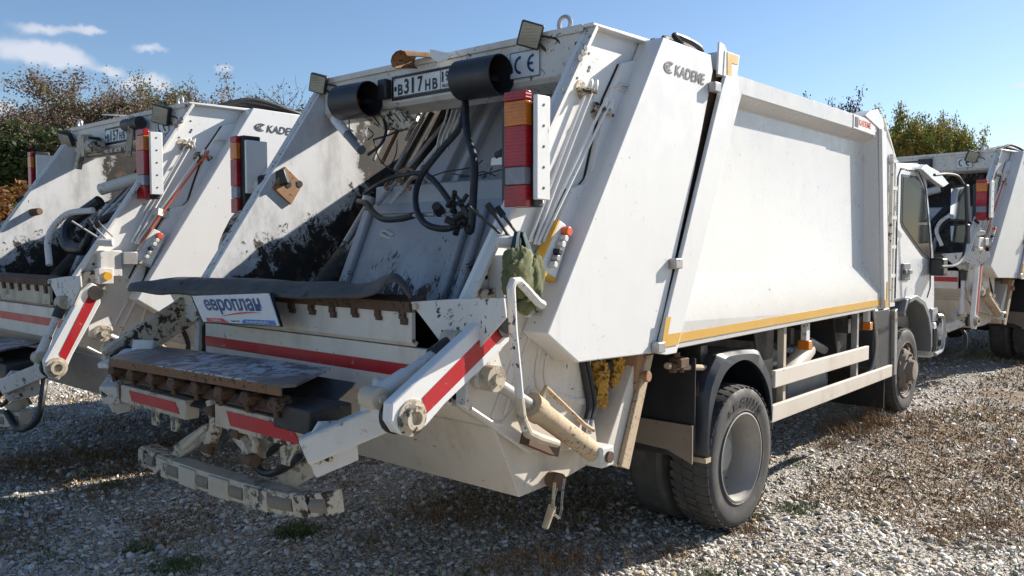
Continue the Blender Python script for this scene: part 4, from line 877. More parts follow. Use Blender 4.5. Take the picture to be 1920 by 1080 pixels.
    pn = [X(*p, 1.14) for p in ((1050, 413), (1072, 430), (1042, 524), (1010, 505))]; p4 = [(1.14, p.y, p.z) for p in pn]
    pno = MB().slab(p4, (-.05, 0, 0)).build('control_panel', 'white', root, bevel=.004)
    e_ = MB(); e_.bar((1.117, pn[0].y-.004, pn[0].z), (1.117, pn[3].y-.004, pn[3].z), .045, .010, (0, 1, .5)); e_.bar((1.115, pn[3].y, pn[3].z-.004), (1.115, pn[2].y, pn[2].z-.004), .055, .016, (0, .5, 1)); e_.build('panel_edge', 'yellow' if main else 'cream', root).parent = pno
    for (px_, py_, r_, mt) in ((1057, 434, .024, 'orange'), (1051, 447, .017, 'white_worn'), (1046, 458, .017, 'white_worn'), (1040, 472, .016, 'ink'), (1036, 484, .016, 'rod'), (1031, 496, .016, 'white_worn')):
        c_ = X(px_, py_, 1.14); MB().cyl((1.141, c_.y, c_.z), (1.175, c_.y, c_.z), r_, r_*.9, 12).build('button', mt, root, bevel=.003).parent = pno
    if not main:
        MB().box(1.06, 1.16, -1.93, -1.83, 1.60, 1.69).build('switch_box', 'rod', root, bevel=.005)
        MB().box(1.06, 1.16, -2.10, -2.0, 1.47, 1.58).build('lamp_box', 'white_worn', root, bevel=.005)
        MB().cyl((1.16, -2.05, 1.525), (1.19, -2.05, 1.525), .03, .028, 14).build('amber_lamp', 'yellow', root)
        MB().curve([(1.10, -1.72, 1.60), (1.12, -1.76, 1.50), (1.12, -1.80, 1.44), (1.10, -1.80, 1.38)], .016, 8).build('cable', 'rubber', root)
    else:
        MB().cyl((1.04, -2.15, 1.33), (1.17, -2.15, 1.33), .03, .03, 10).build('bracket_pin', 'white_worn', root)
        k_ = MB()
        for (a, b_) in (((1002, 575), (1040, 580)), ((1005, 588), (1042, 590)), ((1004, 582), (1030, 576))): k_.cyl(X(*a, 1.12), X(*b_, 1.12), .009, .006, 6)
        k_.build('tied_rope', 'cream', root)
        # step-side grab handle (tall bent tube)
        h_ = MB(); h_.tube([X(*p, 1.26) for p in ((1018, 572), (1008, 566), (985, 540), (972, 527), (962, 528), (958, 540), (962, 620), (970, 700), (977, 775), (985, 805))], .0185, 10)
        ho = h_.build('grab_handle', 'white_worn', root)
        h_ = MB(); h_.tube([X(*p, 1.26) for p in ((974, 745), (978, 782), (990, 812), (1012, 822), (1045, 832))], [.0195, .0205, .022, .021, .017], 10); h_.build('handle_foot', 'cream', root).parent = ho
        MB().bar(X(985, 822, 1.15), X(1040, 845, 1.12), .05, .05).build('handle_mount', 'rusty', root)
    # ---------------- lifting arms, cylinder and bin lifter
    lift = lift or (0, 0)
    dyl, dzl = lift; O_ = Vector((0, dyl, dzl))
    armp = [X(*p, 1.2) for p in ((735, 757), (905, 600), (942, 582), (962, 598), (955, 640), (905, 690), (835, 757), (800, 798), (770, 820), (747, 812), (733, 790))]
    top0 = X(945, 610, 1.2); piv0 = X(772, 783, 1.2)
    def aw(p):                                       # swing/stretch the arm when the lifter hangs elsewhere
        t_ = (Vector(p)-top0).dot(piv0-top0)/(piv0-top0).length_squared; return Vector(p)+O_*t_
    for s_ in (1, -1):
        a_ = MB(); a_.slab([(s_*1.2, aw(p).y, aw(p).z) for p in armp], (-.05*s_, 0, 0)); ao = a_.build('lift_arm', 'cream' if (s_ < 0 and main) else 'white', root, bevel=.006)
        if s_ == 1:
            st_ = [X(*p, 1.2) for p in ((792, 745), (935, 600), (952, 622), (795, 780))]; MB().slab([(1.2005, aw(p).y, aw(p).z) for p in st_], (.002, 0, 0)).build('red_stripe', 'red', root).parent = ao
        pc = aw(piv0); d_ = MB(); d_.lathe((s_*1.195, pc.y, pc.z), (s_, 0, 0), [(.001, .012), (.025, .012), (.026, .035), (.045, .035), (.048, .014), (.068, .012), (.07, 0)], 28); d_.build('pivot_boss', 'cream', root).parent = ao
        MB().cyl((s_*1.13, pc.y, pc.z), (s_*.98, pc.y, pc.z), .062, .062, 20).build('pivot_tube', 'white_worn', root).parent = ao
        MB().cyl((s_*1.132, pc.y, pc.z), (s_*1.10, pc.y, pc.z), .072, .072, 20).build('pivot_seal', 'rubber', root).parent = ao
        MB().cyl((s_*1.04, top0.y, top0.z), (s_*1.215, top0.y, top0.z), .05, .05, 16).build('arm_shaft', 'steel_dark', root)
        if s_ < 0 and main: continue
        # link rod
        l0, l1 = aw(X(700, 745, 1.06)), X(850, 640, 1.06)
        lk = MB(); a, b_ = Vector((s_*1.06, l0.y, l0.z)), Vector((s_*1.06, l1.y, l1.z)); lk.cyl(a, a.lerp(b_, .38), .036, .030, 12); lk.cyl(a.lerp(b_, .38), a.lerp(b_, .72), .024, .024, 12); lko = lk.build('link_rod', 'white_worn', root)
        MB().cyl(a.lerp(b_, .72), b_, .034, .036, 12).build('rod_end', 'steel_dark', root).parent = lko
        for c_, r_ in ((a, .042), (b_, .045)): MB().cyl(c_-Vector((.04, 0, 0)), c_+Vector((.045, 0, 0)), r_, r_, 16).cyl(c_-Vector((.05, 0, 0)), c_+Vector((.06, 0, 0)), r_*.4, r_*.4, 10).build('rod_eye', 'cream', root).parent = lko
        # hydraulic cylinder
        h0, h1, h2 = X(915, 708, 1.14), X(998, 762, 1.14), X(1118, 852, 1.14)
        f_ = lambda p: Vector((s_*1.14, p.y, p.z)); h0, h1, h2 = map(f_, (h0+O_*.35, h1+O_*.08, h2))
        hy = MB(); hy.cyl(h1.lerp(h2, -.02), h2, .052, .048, 20); hy.cyl(h1.lerp(h2, -.03), h1.lerp(h2, .10), .06, .06, 20); hyo = hy.build('lift_cylinder', 'dusty_cyl', root)
        MB().cyl(h0, h1, .027, .027, 14).build('piston_rod', 'rod', root).parent = hyo
        MB().cyl(h0-Vector((.05, 0, 0)), h0+Vector((.05, 0, 0)), .055, .055, 16).cyl(h0-Vector((.06, 0, 0)), h0+Vector((.065, 0, 0)), .025, .025, 12).build('rod_eye', 'cream', root).parent = hyo
        dn = (h2-h1).normalized(); upv = Vector((0, -dn.z, dn.y)); upv = upv if upv.z > 0 else -upv
        MB().tube([h1.lerp(h2, .07)+upv*.06, h1.lerp(h2, .07)+upv*.11, h1.lerp(h2, .70)+upv*.085, h1.lerp(h2, .85)+upv*.09], [.016, .012, .011, .011], 8).build('feed_pipe', 'dusty_cyl', root).parent = hyo
        MB().bar(h2-Vector((.05, 0, 0)), h2+Vector((.07, 0, 0)), .10, .10).build('cylinder_mount', 'white_worn', root, bevel=.01)
        MB().cyl(h2+Vector((s_*.06, 0, 0)), h2+Vector((s_*.085, 0, 0)), .028, .028, 12).build('mount_pin', 'rusty', root)
        # lug on arm for the cylinder
        MB().slab([Vector((s_*1.125, p.y, p.z))+O_*.3 for p in (X(895, 690, 1.14), X(935, 660, 1.14), X(945, 700, 1.14), X(925, 730, 1.14), X(895, 725, 1.14))], (s_*.012, 0, 0)).build('cylinder_lug', 'white_worn', root)
    # bin lifter
    def T(p): return Vector(p)+O_
    lf = 'cream'
    for s_ in (1, -1):
        pr = [X(*p, .86) for p in ((597, 790), (580, 818), (574, 850), (592, 895), (670, 862), (665, 800), (640, 788))]
        MB().slab([T((s_*.87, p.y, p.z)) for p in pr], (-.015*s_, 0, 0)).build('lifter_end_plate', 'white_worn', root, bevel=.003)
        c_ = T(X(607, 845, .885)); k_ = MB(); c_.x = s_*c_.x if s_ > 0 else -.87+.0
        off = .012 if s_ > 0 else .004
        base = Vector((s_*.87 if s_ > 0 else -.855, c_.y, c_.z)); dirx = Vector((1, 0, 0))
        for j in range(5):
            a_ = j*2*math.pi/5+.3; p_ = base+Vector((0, math.cos(a_), math.sin(a_)))*.045; k_.cyl(p_, p_+dirx*.022, .012, .012, 8)
        k_.cyl(base, base+dirx*.016, .04, .035, 12); k_.cyl(base, base+dirx*.03, .018, .018, 8); k_.build('hub_bolts', 'cream', root)
        # elbow beam from end plate to the pivot tube
        el = MB(); a, b_ = T(Vector((s_*.84, -2.86, .975))), aw(piv0); b_ = Vector((s_*1.06, b_.y+.02, b_.z-.01))
        el.bar(a, b_, .09, .105); el.build('elbow_beam', 'white_worn', root, bevel=.01)
        MB().bar(b_+Vector((-s_*.10, 0, .0)), b_+Vector((-s_*.08, .03, .12)), .12, .06).build('elbow_lug', 'white_worn', root, bevel=.01)
    # red striped cross beams
    for (x0, x1, z0_, z1_) in ((-.80, -.14, 1.035, .945), (.12, .80, 1.055, .955)):
        MB().slab([T(p) for p in ((x0, -2.82, z1_), (x1, -2.82, z1_), (x1, -2.82, z0_), (x0, -2.82, z0_))], (0, .07, 0)).build('cross_beam', lf, root, bevel=.005)
        MB().slab([T(p) for p in ((x0+.13, -2.8235, z1_+.022), (x1-.05, -2.8235, z1_+.022), (x1-.09, -2.8235, z0_-.018), (x0+.10, -2.8235, z0_-.018))], (0, .002, 0)).build('red_stripe', 'red', root)
    # comb rail with hooks below the tray
    MB().slab([T(p) for p in ((-.84, -2.83, 1.06), (.70, -2.83, 1.075), (.70, -2.80, 1.12), (-.84, -2.80, 1.10))], (0, .12, 0)).build('comb_rail', 'rusty', root, bevel=.006)
    for k, xx in enumerate(np.linspace(-.82, .62, 8)):
        k_ = MB(); rs = random.Random(k); zz = 1.115+.012*k/7
        k_.slab([T(p) for p in ((xx-.03, -2.865, zz-.02), (xx+.03, -2.865, zz-.035), (xx+.042, -2.86, zz+.0), (xx+.02, -2.855, zz+.022), (xx-.025, -2.855, zz+.02))], (0, .07, 0)); k_.bar(T((xx+.005, -2.845, zz-.02)), T((xx+.012, -2.84, zz-.062)), .03, .02); k_.build('comb_hook', 'rusty', root, bevel=.006)
    # tray plate
    ty = [Vector((-.80, -2.87, 1.165)), Vector((.70, -2.87, 1.195)), Vector((.745, -2.83, 1.20)), Vector((.52, -2.50, 1.205)), Vector((-1.08, -2.53, 1.175))]
    if True:
        tr_ = MB().slab([T(p) for p in ty], (0, 0, .012)).build('lifter_tray', 'tray', root)
        MB().slab([T(p) for p in ((-.80, -2.873, 1.135), (.70, -2.873, 1.165), (.70, -2.873, 1.20), (-.80, -2.873, 1.172))], (0, .01, 0)).build('tray_edge', 'rust_dark', root).parent = tr_
        MB().slab([T(p) for p in ((-.6, -2.80, 1.0), (.74, -2.80, 1.02), (.74, -2.56, 1.16), (-.6, -2.56, 1.15))], (0, .02, .02)).build('tray_underside', 'steel_dark', root)
        MB().box(.58, .82, -2.83+dyl, -2.62+dyl, 1.02+dzl, 1.12+dzl).build('tray_side_block', 'steel_dark', root, bevel=.01)
        MB().bar(T((-.86, -2.88, 1.13)), T((-1.13, -2.50, 1.19)), .06, .03).build('tray_rim', 'white_worn', root, bevel=.008)
    # middle claw links
    for (pts, r_) in ((((398, 750), (405, 790), (400, 815), (388, 845)), .03), (((430, 775), (445, 812), (465, 838), (470, 870)), .03), (((392, 800), (375, 812), (345, 840)), .014), (((440, 800), (462, 800), (480, 830), (478, 845)), .018)):
        MB().curve([T(Y(*p, -2.79)) for p in pts], r_, 8).build('claw_link', 'cream', root)
    for (px_, py_) in ((400, 770), (447, 812), (392, 840), (470, 862)):
        c_ = T(Y(px_, py_, -2.80)); MB().cyl(c_-Vector((.035, 0, 0)), c_+Vector((.035, 0, 0)), .028, .028, 12).build('claw_pin', 'rusty', root)
    for xx in (-.62, -.42, .34, .52):
        MB().slab([T(p) for p in ((xx-.07, -2.72, .95), (xx+.09, -2.72, .96), (xx+.03, -2.74, .84), (xx-.02, -2.74, .84))], (0, .012, 0)).build('gusset', 'cream', root)
    MB().curve([T(Y(*p, -2.72)) for p in ((556, 810), (530, 830), (500, 852), (483, 862), (486, 880), (505, 888), (535, 876), (562, 855))], .016, 8).build('lifter_hose', 'rubber', root)
    MB().bar(T(Y(530, 905, -2.70)), T(Y(590, 870, -2.60)), .05, .08).build('bar_arm', 'cream', root, bevel=.005)
    MB().bar(T(Y(330, 850, -2.74)), T(Y(395, 805, -2.66)), .05, .07).build('bar_arm', 'cream', root, bevel=.005)
    # buffer bar: bent cream tube with grey rollers let into it
    bp = [Vector((-.715, -2.745, .675)), Vector((-.40, -2.775, .675)), Vector((-.05, -2.79, .685)), Vector((.30, -2.79, .695)), Vector((.60, -2.775, .705)), Vector((.84, -2.745, .745))]
    dn = [0]
    for a, b_ in zip(bp[:-1], bp[1:]): dn.append(dn[-1]+(b_-a).length)
    def at(t_):
        L_ = t_*dn[-1]
        for i in range(len(bp)-1):
            if L_ <= dn[i+1]+1e-6: return bp[i].lerp(bp[i+1], (L_-dn[i])/(dn[i+1]-dn[i]))
    back = MB()
    for i in range(len(bp)-1): back.bar(T(bp[i]+Vector((0, .022, 0))), T(bp[i+1]+Vector((0, .022, 0))), .085, .092)
    bar = back.build('buffer_bar', 'cream', root, bevel=.004)
    segs = [0, .065, .125, .235, .31, .42, .49, .60, .67, .78, .88, .94, 1.0]
    for i in range(12):
        t0, t1 = segs[i], segs[i+1]; a, b_ = T(at(t0+.003)), T(at(t1-.003))
        if i % 2 == 0: MB().bar(a-Vector((0, .012, .004)), b_-Vector((0, .012, .004)), .045, .088).build('buffer_block', 'cream', root, bevel=.006).parent = bar
        else: MB().cyl(a-Vector((0, .002, .004)), b_-Vector((0, .002, .004)), .033, .033, 14).build('roller', 'hub', root).parent = bar
    if not main:
        MB().curve([T(p) for p in ((1.02, -2.66, 1.03), (1.10, -2.70, .95), (1.12, -2.74, .80), (1.05, -2.78, .72), (.90, -2.80, .70), (.72, -2.80, .78))], .022, 10).build('lifter_hose', 'rubber', root)
    # ---------------- rubber flap over the hopper edge + advertising sign
    if flap:
        fr = [Y(240, 545, -2.50), Y(300, 551, -2.46), Y(360, 552, -2.42), Y(520, 556, -2.40), Y(640, 560, -2.38), Y(700, 552, -2.36), Y(735, 545, -2.35), Y(770, 558, -2.33)]
        bk = [Y(250, 536, -2.40), Y(300, 524, -2.36), Y(380, 521, -2.30), Y(520, 527, -2.22), Y(640, 532, -2.18), Y(690, 536, -2.16), Y(735, 538, -2.16), Y(768, 548, -2.16)]
        n_ = 6; lm = MB(); V_ = []; NC = 40
        def sm(L_, t_):
            q2 = t_*(len(L_)-1); i = min(int(q2), len(L_)-2); return L_[i].lerp(L_[i+1], q2-i)
        for i in range(NC+1):
            a, b_ = sm(fr, i/NC), sm(bk, i/NC)
            for j in range(n_+1):
                t_ = j/n_; p_ = a.lerp(b_, t_); p_.z += .022*math.sin(math.pi*t_)+.004*math.sin(i*.9)+(.045*math.sin(math.pi*(i/NC-.74)/.26) if i/NC > .74 else 0); V_.append(p_)
        F_ = [(i*(n_+1)+j, (i+1)*(n_+1)+j, (i+1)*(n_+1)+j+1, i*(n_+1)+j+1) for i in range(NC) for j in range(n_)]
        lm.add(V_, F_); fo = lm.build('rubber_flap', 'flap', root); so2 = fo.modifiers.new('thick', 'SOLIDIFY'); so2.thickness = .014; so2.offset = 0
        if main:
            q_ = [Y(360, 555, -2.44), Y(503, 550, -2.44), Y(523, 611, -2.45), Y(381, 603, -2.45)]
            sg = MB().slab([p for p in (Y(357, 553, -2.43), Y(507, 548, -2.43), Y(527, 613, -2.44), Y(378, 606, -2.44))], (0, .012, 0)).build('sign_rubber_backing', 'rubber', root)
            so3 = MB().slab(q_, (0, .006, 0)).build('advertising_sign', 'signwhite', root)
            lm = MB(); letter(lm, 'европлан', q_, .13, .865, .30, .86, .003); lm.build('lettering', 'blueink', root).parent = so3
            lm = MB(); n_ = 14; up_p = []; lo_p = []
            for k in range(n_+1):
                t_ = k/n_; u = .30+.55*t_; c_ = .235+.155*math.sin(t_*math.pi*.62); h2_ = .028*math.sin(math.pi*min(1, t_*1.0)); up_p.append((u, c_+h2_)); lo_p.append((u, c_-h2_))
            for k in range(n_): poly_on(lm, q_, [lo_p[k], lo_p[k+1], up_p[k+1], up_p[k]], .003)
            poly_on(lm, q_, [(.07, .01), (.34, .01), (.38, .03), (.33, .10), (.31, .155), (.07, .155)], .003); lm.build('red_print', 'signred', root).parent = so3
            lm = MB(); poly_on(lm, q_, [(.55, .01), (.97, .01), (.97, .155), (.60, .155), (.57, .12)], .003); lm.build('blue_print', 'signblue', root).parent = so3
            lm = MB(); letter(lm, 'ТЮМЕНЬ', q_, .15, .28, .045, .115, .005); letter(lm, 'EUROPLAN.RU', q_, .62, .90, .045, .115, .005); lm.build('small_lettering', 'signwhite', root).parent = so3
            lm = MB(); letter(lm, 'лизинг авто', q_, .41, .53, .05, .11, .004); lm.build('small_print', 'blueink', root).parent = so3
    # ---------------- tailgate subframe post, foam, hoses behind the hopper
    for s_ in (1, -1):
        pp = [X(*p, 1.08) for p in ((1196, 664), (1212, 663), (1160, 876), (1131, 856))]
        MB().slab([(1.08*s_, p.y, p.z) for p in pp], (-.16*s_, 0, 0)).build('subframe_post', 'white_low', root, bevel=.005)
        pp = [X(*p, 1.09) for p in ((1207, 664), (1219, 663), (1173, 879), (1158, 874))]
        MB().slab([(1.088*s_, p.y, p.z) for p in pp], (.025*s_, 0, 0)).build('post_edge', 'dusty_cyl', root, bevel=.003)
    k_ = MB(); k_.px([(-.98, 1.19), (-.88, 1.19), (-.86, 1.08), (-.93, .95), (-.99, .98)], 1.0, 1.10); k_.cyl((1.10, -.93, 1.05), (1.14, -.93, 1.05), .03, .03, 12); k_.build('hinge_bracket', 'rust_light', root, bevel=.005)
    MB().px([(-1.25, .75), (-1.35, 1.19), (-1.0, 1.19), (-1.12, .75)], -.9, .85).build('subframe_inner', 'steel_dark', root)
    if main:
        rs = np.random.default_rng(2)
        for (px_, py_, w_, h_) in ((1126, 700, .085, .17), (1160, 690, .055, .15), (1127, 745, .07, .10), (1168, 672, .05, .09), (1152, 715, .05, .09)):
            c_ = X(px_, py_, 1.0); mb2 = MB(); n_ = 9; V_ = []
            mb2.lathe((0, 0, -h_/2), (0, 0, 1), [(.001, 0)]+[(w_/2*(.5+.5*math.sin(math.pi*t_))*1.0, h_*t_) for t_ in np.linspace(.05, .95, 19)]+[(.001, h_)], 26)
            mb2.v = [tuple(Vector(v_)*(1+.6*mnoise.noise(Vector(v_)*28+Vector((px_, 0, 0)))+.5*mnoise.noise(Vector(v_)*75))+c_) for v_ in mb2.v]; mb2.build('foam_clump', 'foam', root)
        for (px_, dx_) in ((1097, 0), (1106, 6)):
            MB().curve([X(px_-8, 670, 1.06), X(px_+2, 720, 1.07), X(px_+8, 760, 1.08), X(px_+2, 790, 1.09)], .016, 8).build('hose', 'rubber', root)
            MB().cyl(X(px_+2, 788, 1.09), X(px_-2, 812, 1.10), .017, .015, 10).build('hose_ferrule', 'rod', root)
    else: MB().curve([(1.04, -1.5, 1.2), (1.06, -1.42, 1.0), (1.07, -1.45, .85)], .018, 8).build('hose', 'rubber', root)
    # ---------------- chassis
    ch = MB()
    for s_ in (1, -1): ch.box(s_*.42-.04, s_*.42+.04, -1.0, 4.6, .82, 1.02)
    for yy in (-.9, .9, 1.6, 2.4, 3.1): ch.box(-.42, .42, yy-.04, yy+.04, .84, 1.0)
    ch.box(-1.1, 1.1, -.3, -.22, 1.04, 1.15); ch.box(-1.1, 1.1, 1.0, 1.06, 1.04, 1.15); ch.box(-1.15, 1.15, 2.0, 2.06, 1.04, 1.15)
    ch.build('chassis_frame', 'steel_dark', root)
    MB().cyl((-.8, .06, .45), (.8, .06, .45), .06, .06, 12).lathe((-.15, .06, .45), (1, 0, 0), [(.07, -.05), (.19, .04), (.21, .15), (.19, .26), (.07, .35)], 20).build('rear_axle', 'steel_dark', root)
    MB().box(-.8, .8, 3.98, 4.12, .45, .56).build('front_axle', 'steel_dark', root)
    for s_ in (1, -1):
        for yy, l_ in ((.06, .75),): MB().curve([(s_*.5, yy-l_, .80), (s_*.5, yy, .58), (s_*.5, yy+l_, .80)], .045, 6).build('leaf_spring', 'rusty', root)
    # dirty beam and mud flap behind the rear wheels
    for s_ in (1, -1):
        MB().box(*(sorted((s_*.55, s_*1.16))), -.475, -.465, .56, 1.10).build('mud_flap', 'rubber', root)
        fl = MB(); pts = [(s_*.50, .72), (s_*1.16, .72), (s_*1.16, .50), (s_*1.0, .56), (s_*.78, .57), (s_*.72, .53), (s_*.50, .60)]
        fl.slab([(a, -.50, b_) for a, b_ in pts], (0, .012, 0)); fl.build('mud_flap_edge', 'hub', root)
    # rusty latch, marker arm near the rear of the body side
    if main:
        k_ = MB(); c_ = X(1278, 680, 1.15); k_.box(1.09, 1.17, c_.y-.04, c_.y+.05, c_.z-.03, c_.z+.025); k_.box(1.11, 1.15, c_.y-.08, c_.y-.04, c_.z-.05, c_.z+.0); k_.cyl((1.13, c_.y-.02, c_.z+.03), (1.13, c_.y-.02, c_.z+.06), .02, .02, 10); k_.cyl((1.13, c_.y+.03, c_.z-.06), (1.13, c_.y+.03, c_.z+.03), .018, .018, 10); k_.build('tailgate_lock', 'rusty', root, bevel=.006)
        MB().cyl(X(1250, 686, 1.12), X(1328, 690, 1.12), .018, .018, 10).build('marker_bar', 'dusty_cyl', root)
        MB().tube([X(*p, 1.12) for p in ((1322, 690), (1312, 715), (1304, 742))], .013, 8).build('marker_arm', 'rusty', root)
    # fender
    for s_ in (1, -1):
        outer = [(-.40, .50), (-.385, .80), (-.36, .95), (-.25, 1.07), (-.18, 1.10), (.27, 1.08), (.38, 1.02), (.48, .90), (.51, .70), (.515, .54)]
        inner = [(-.375, .50), (-.36, .70), (-.30, .86), (-.18, .99), (.0, 1.04), (.16, 1.02), (.32, .93), (.43, .80), (.475, .65), (.485, .54)]
        def fine(P_):
            P_ = [Vector(p) for p in P_]; P_ = [P_[0]*2-P_[1]]+P_+[P_[-1]*2-P_[-2]]; o2 = []
            for i in range(1, len(P_)-2):
                for k in range(4):
                    t_ = k/4; a, b_, c, d = P_[i-1:i+3]; o2.append(tuple(.5*((2*b_)+(c-a)*t_+(2*a-5*b_+4*c-d)*t_*t_+(3*b_-a-3*c+d)*t_**3)))
            return o2+[tuple(P_[-2])]
        outer, inner = fine(outer), fine(inner)
        mb2 = MB(); n_ = len(outer)
        for (pa, x0, x1) in ((outer, .60, 1.165),):
            V_ = [(s_*x0, *p) for p in pa]+[(s_*x1, *p) for p in pa]+[(s_*1.195, *(Vector(p).lerp(Vector(r_), .35))) for p, r_ in zip(pa, inner)]+[(s_*1.20, *p) for p in inner]+[(s_*1.165, *p) for p in inner]
            F_ = []
            for q0 in range(4): F_ += [(q0*n_+i, q0*n_+i+1, (q0+1)*n_+i+1, (q0+1)*n_+i) for i in range(n_-1)]
            mb2.add(V_, F_)
        fo = mb2.build('rear_fender', 'fender', root, fixn=True); so2 = fo.modifiers.new('thick', 'SOLIDIFY'); so2.thickness = .012
        k_ = MB().box(*(sorted((s_*1.07, s_*1.20))), -.41, -.35, .492, .52).build('fender_foot', 'dusty_cyl', root); k_.parent = fo
    # wheels
    we = empty('rear_wheel'); we.parent = root; wheel(we, (1.2, .055, .44), .445, .255, dual=True)
    we = empty('rear_wheel'); we.parent = root; wheel(we, (-1.2, .055, .44), .445, .255, dual=True, sx=-1)
    for s_ in (1, -1):
        we = empty('front_wheel'); we.parent = root; wheel(we, (s_*1.02, 4.03, .505), .42, .24, front=True, sx=s_)
    # side guards
    for s_ in (1, -1):
        a = 1.2*s_
        g1 = MB().slab([(a, .52, .805), (a, 2.35, .80), (a, 2.35, .912), (a, .52, .918)], (-.03*s_, 0, 0)).build('side_guard_rail', 'white_low', root, bevel=.005)
        g2 = MB().slab([(a, .48, .58), (a, 2.975, .585), (a, 2.975, .687), (a, .49, .694)], (-.03*s_, 0, 0)).build('side_guard_rail', 'white_low', root, bevel=.005)
        for yy in (.75, 2.18):
            MB().box(*(sorted((s_*1.12, s_*1.165))), yy-.02, yy+.02, .6, 1.19).build('guard_post', 'cream' if yy < 1 else 'rod', root)
            MB().slab([(s_*1.05, yy-.26, 1.185), (s_*1.05, yy+.06, 1.185), (s_*1.05, yy+.04, .78), (s_*1.05, yy-.14, .78)], (.01, 0, 0)).build('guard_bracket', 'steel_dark', root)
    # tanks and boxes between the axles
    MB().cyl((.75, .75, .86), (.75, 1.35, .86), .13, .13, 24).build('air_tank', 'rod', root, bevel=.02)
    MB().cyl((1.0, 1.15, .78), (1.0, 1.55, .95), .07, .07, 18).build('air_filter', 'white_low', root, bevel=.01)
    if not main: MB().box(.55, 1.10, .56, .98, .45, 1.12).build('sun_block_box', 'steel_dark', root, bevel=.02)  # added box, stops sun slipping under the neighbouring trucks
    MB().box(.62, 1.08, 1.0, 1.75, .55, .80).build('battery_box', 'grey', root, bevel=.02)
    tk = MB().box(-1.12, -.55, .9, 2.2, .55, 1.0).build('fuel_tank', 'rod', root, bevel=.06)
    MB().cyl((.98, 1.62, 1.0), (.98, 1.95, .90), .035, .035, 10).build('filler_pipe', 'rod', root)
    for (yy, zz) in ((1.16, 1.06), (2.46, 1.10)):
        k_ = MB().box(1.12, 1.16, yy-.03, yy+.03, zz, zz+.12).build('marker_bracket', 'white_worn', root); MB().box(1.10, 1.18, yy-.035, yy+.035, zz-.07, zz-.001).build('marker_lamp', 'lens_amber', root, bevel=.006)
    MB().box(.75, 1.12, 2.25, 2.62, 1.03, 1.15).build('relay_box', 'steel_dark', root, bevel=.01)
    if not cab: return root
    # ---------------- cab
    zf = .0
    prof = [(3.30, 1.20), (3.28, 2.38), (3.42, 2.49), (4.15, 2.53), (4.38, 2.42), (4.72, 1.66), (4.80, 1.22), (4.80, .72), (4.62, .68), (4.60, .86), (4.50, 1.02), (4.34, 1.15), (4.05, 1.22), (3.72, 1.20)]
    cb = MB(); cb.px(prof, -1.07, 1.07); cbo = cb.build('cab', 'silver', root, bevel=.035, seg=3)
    dl = MB(); dl.tube([(1.073, y_, z_) for y_, z_ in ((3.44, 1.24), (3.44, 2.36), (3.52, 2.44), (4.08, 2.45), (4.33, 2.30), (4.58, 1.66), (4.60, 1.30), (4.50, 1.20))], .006, 6); dl.build('door_gap', 'ink', root).parent = cbo
    wn = [X(*p, 1.075) for p in ((1698, 326), (1703, 322), (1736, 344), (1741, 352), (1747, 462), (1745, 470), (1735, 460), (1702, 420), (1699, 412))]
    fr = MB().slab([(1.072, 3.55, 2.39), (1.072, 4.05, 2.40), (1.072, 4.30, 2.28), (1.072, 4.55, 1.66), (1.072, 4.53, 1.58), (1.072, 4.30, 1.62), (1.072, 3.60, 1.90), (1.072, 3.55, 1.95)], (.004, 0, 0)).build('window_seal', 'ink', root)
    fr.parent = cbo
    MB().slab([(1.0765, 3.58, 2.365), (1.0765, 4.04, 2.375), (1.0765, 4.28, 2.26), (1.0765, 4.52, 1.66), (1.0765, 4.50, 1.61), (1.0765, 4.30, 1.645), (1.0765, 3.62, 1.92), (1.0765, 3.58, 1.96)], (.003, 0, 0)).build('side_window', 'glass', root)
    MB().slab([(-.95, 4.40, 2.38), (.95, 4.40, 2.38), (.98, 4.705, 1.70), (-.98, 4.705, 1.70)], (0, .008, .004)).build('windscreen', 'glass', root)
    dh = MB().box(1.071, 1.085, 3.60, 3.86, 1.40, 1.56).build('handle_recess', 'grey', root, bevel=.006)
    MB().box(1.088, 1.11, 3.63, 3.84, 1.46, 1.50).build('door_handle', 'grey', root, bevel=.006)
    for k in range(14): MB().box(1.0715, 1.084, 3.31, 3.41, 1.95+k*.024, 1.963+k*.024).build('vent_slat', 'grey', root)
    MB().box(.75, 1.05, 3.10, 3.27, 1.15, 2.35).build('air_intake', 'grey', root, bevel=.02)
    vi = MB().slab([X(*p, 1.09) for p in ((1716, 316), (1725, 308), (1750, 322), (1768, 343), (1757, 350), (1736, 335))], (.06, 0, -.01)).build('sun_visor', 'silver', root, bevel=.006)
    arc = [(3.62, 1.10), (3.72, 1.22), (4.05, 1.245), (4.34, 1.17), (4.52, 1.03), (4.62, .86), (4.64, .68)]
    ar = MB(); ar.px(arc+[(a-.05 if a > 3.9 else a+.04, b_-.05) for a, b_ in arc][::-1], .9, 1.10); ar.build('wheel_arch_trim', 'grey', root, bevel=.01)
    MB().px([(3.55, .60), (3.60, 1.15), (3.75, 1.20), (4.05, 1.22), (4.34, 1.15), (4.55, .9), (4.58, .65), (4.7, .65), (4.7, 1.25), (3.4, 1.25), (3.4, .60)], .55, .60).build('wheel_well', 'steel_dark', root)
    bf = MB(); bf.px([(4.66, .56), (4.62, .80), (4.70, .92), (4.86, .92), (4.90, .62), (4.84, .56)], -1.08, 1.08); bf.build('front_bumper', 'silver', root, bevel=.02)
    bf = MB(); bf.box(1.05, 1.10, 4.60, 4.82, .93, 1.08); bf.build('indicator', 'lens_clear', root, bevel=.015)
    MB().box(1.081, 1.095, 4.70, 4.84, .62, .86).build('bumper_grille', 'ink', root)
    MB().curve([(1.12, 4.66, .60), (1.14, 4.86, .66), (1.14, 4.88, .95), (1.10, 4.78, 1.0)], .02, 8).build('step_tube', 'rod', root)
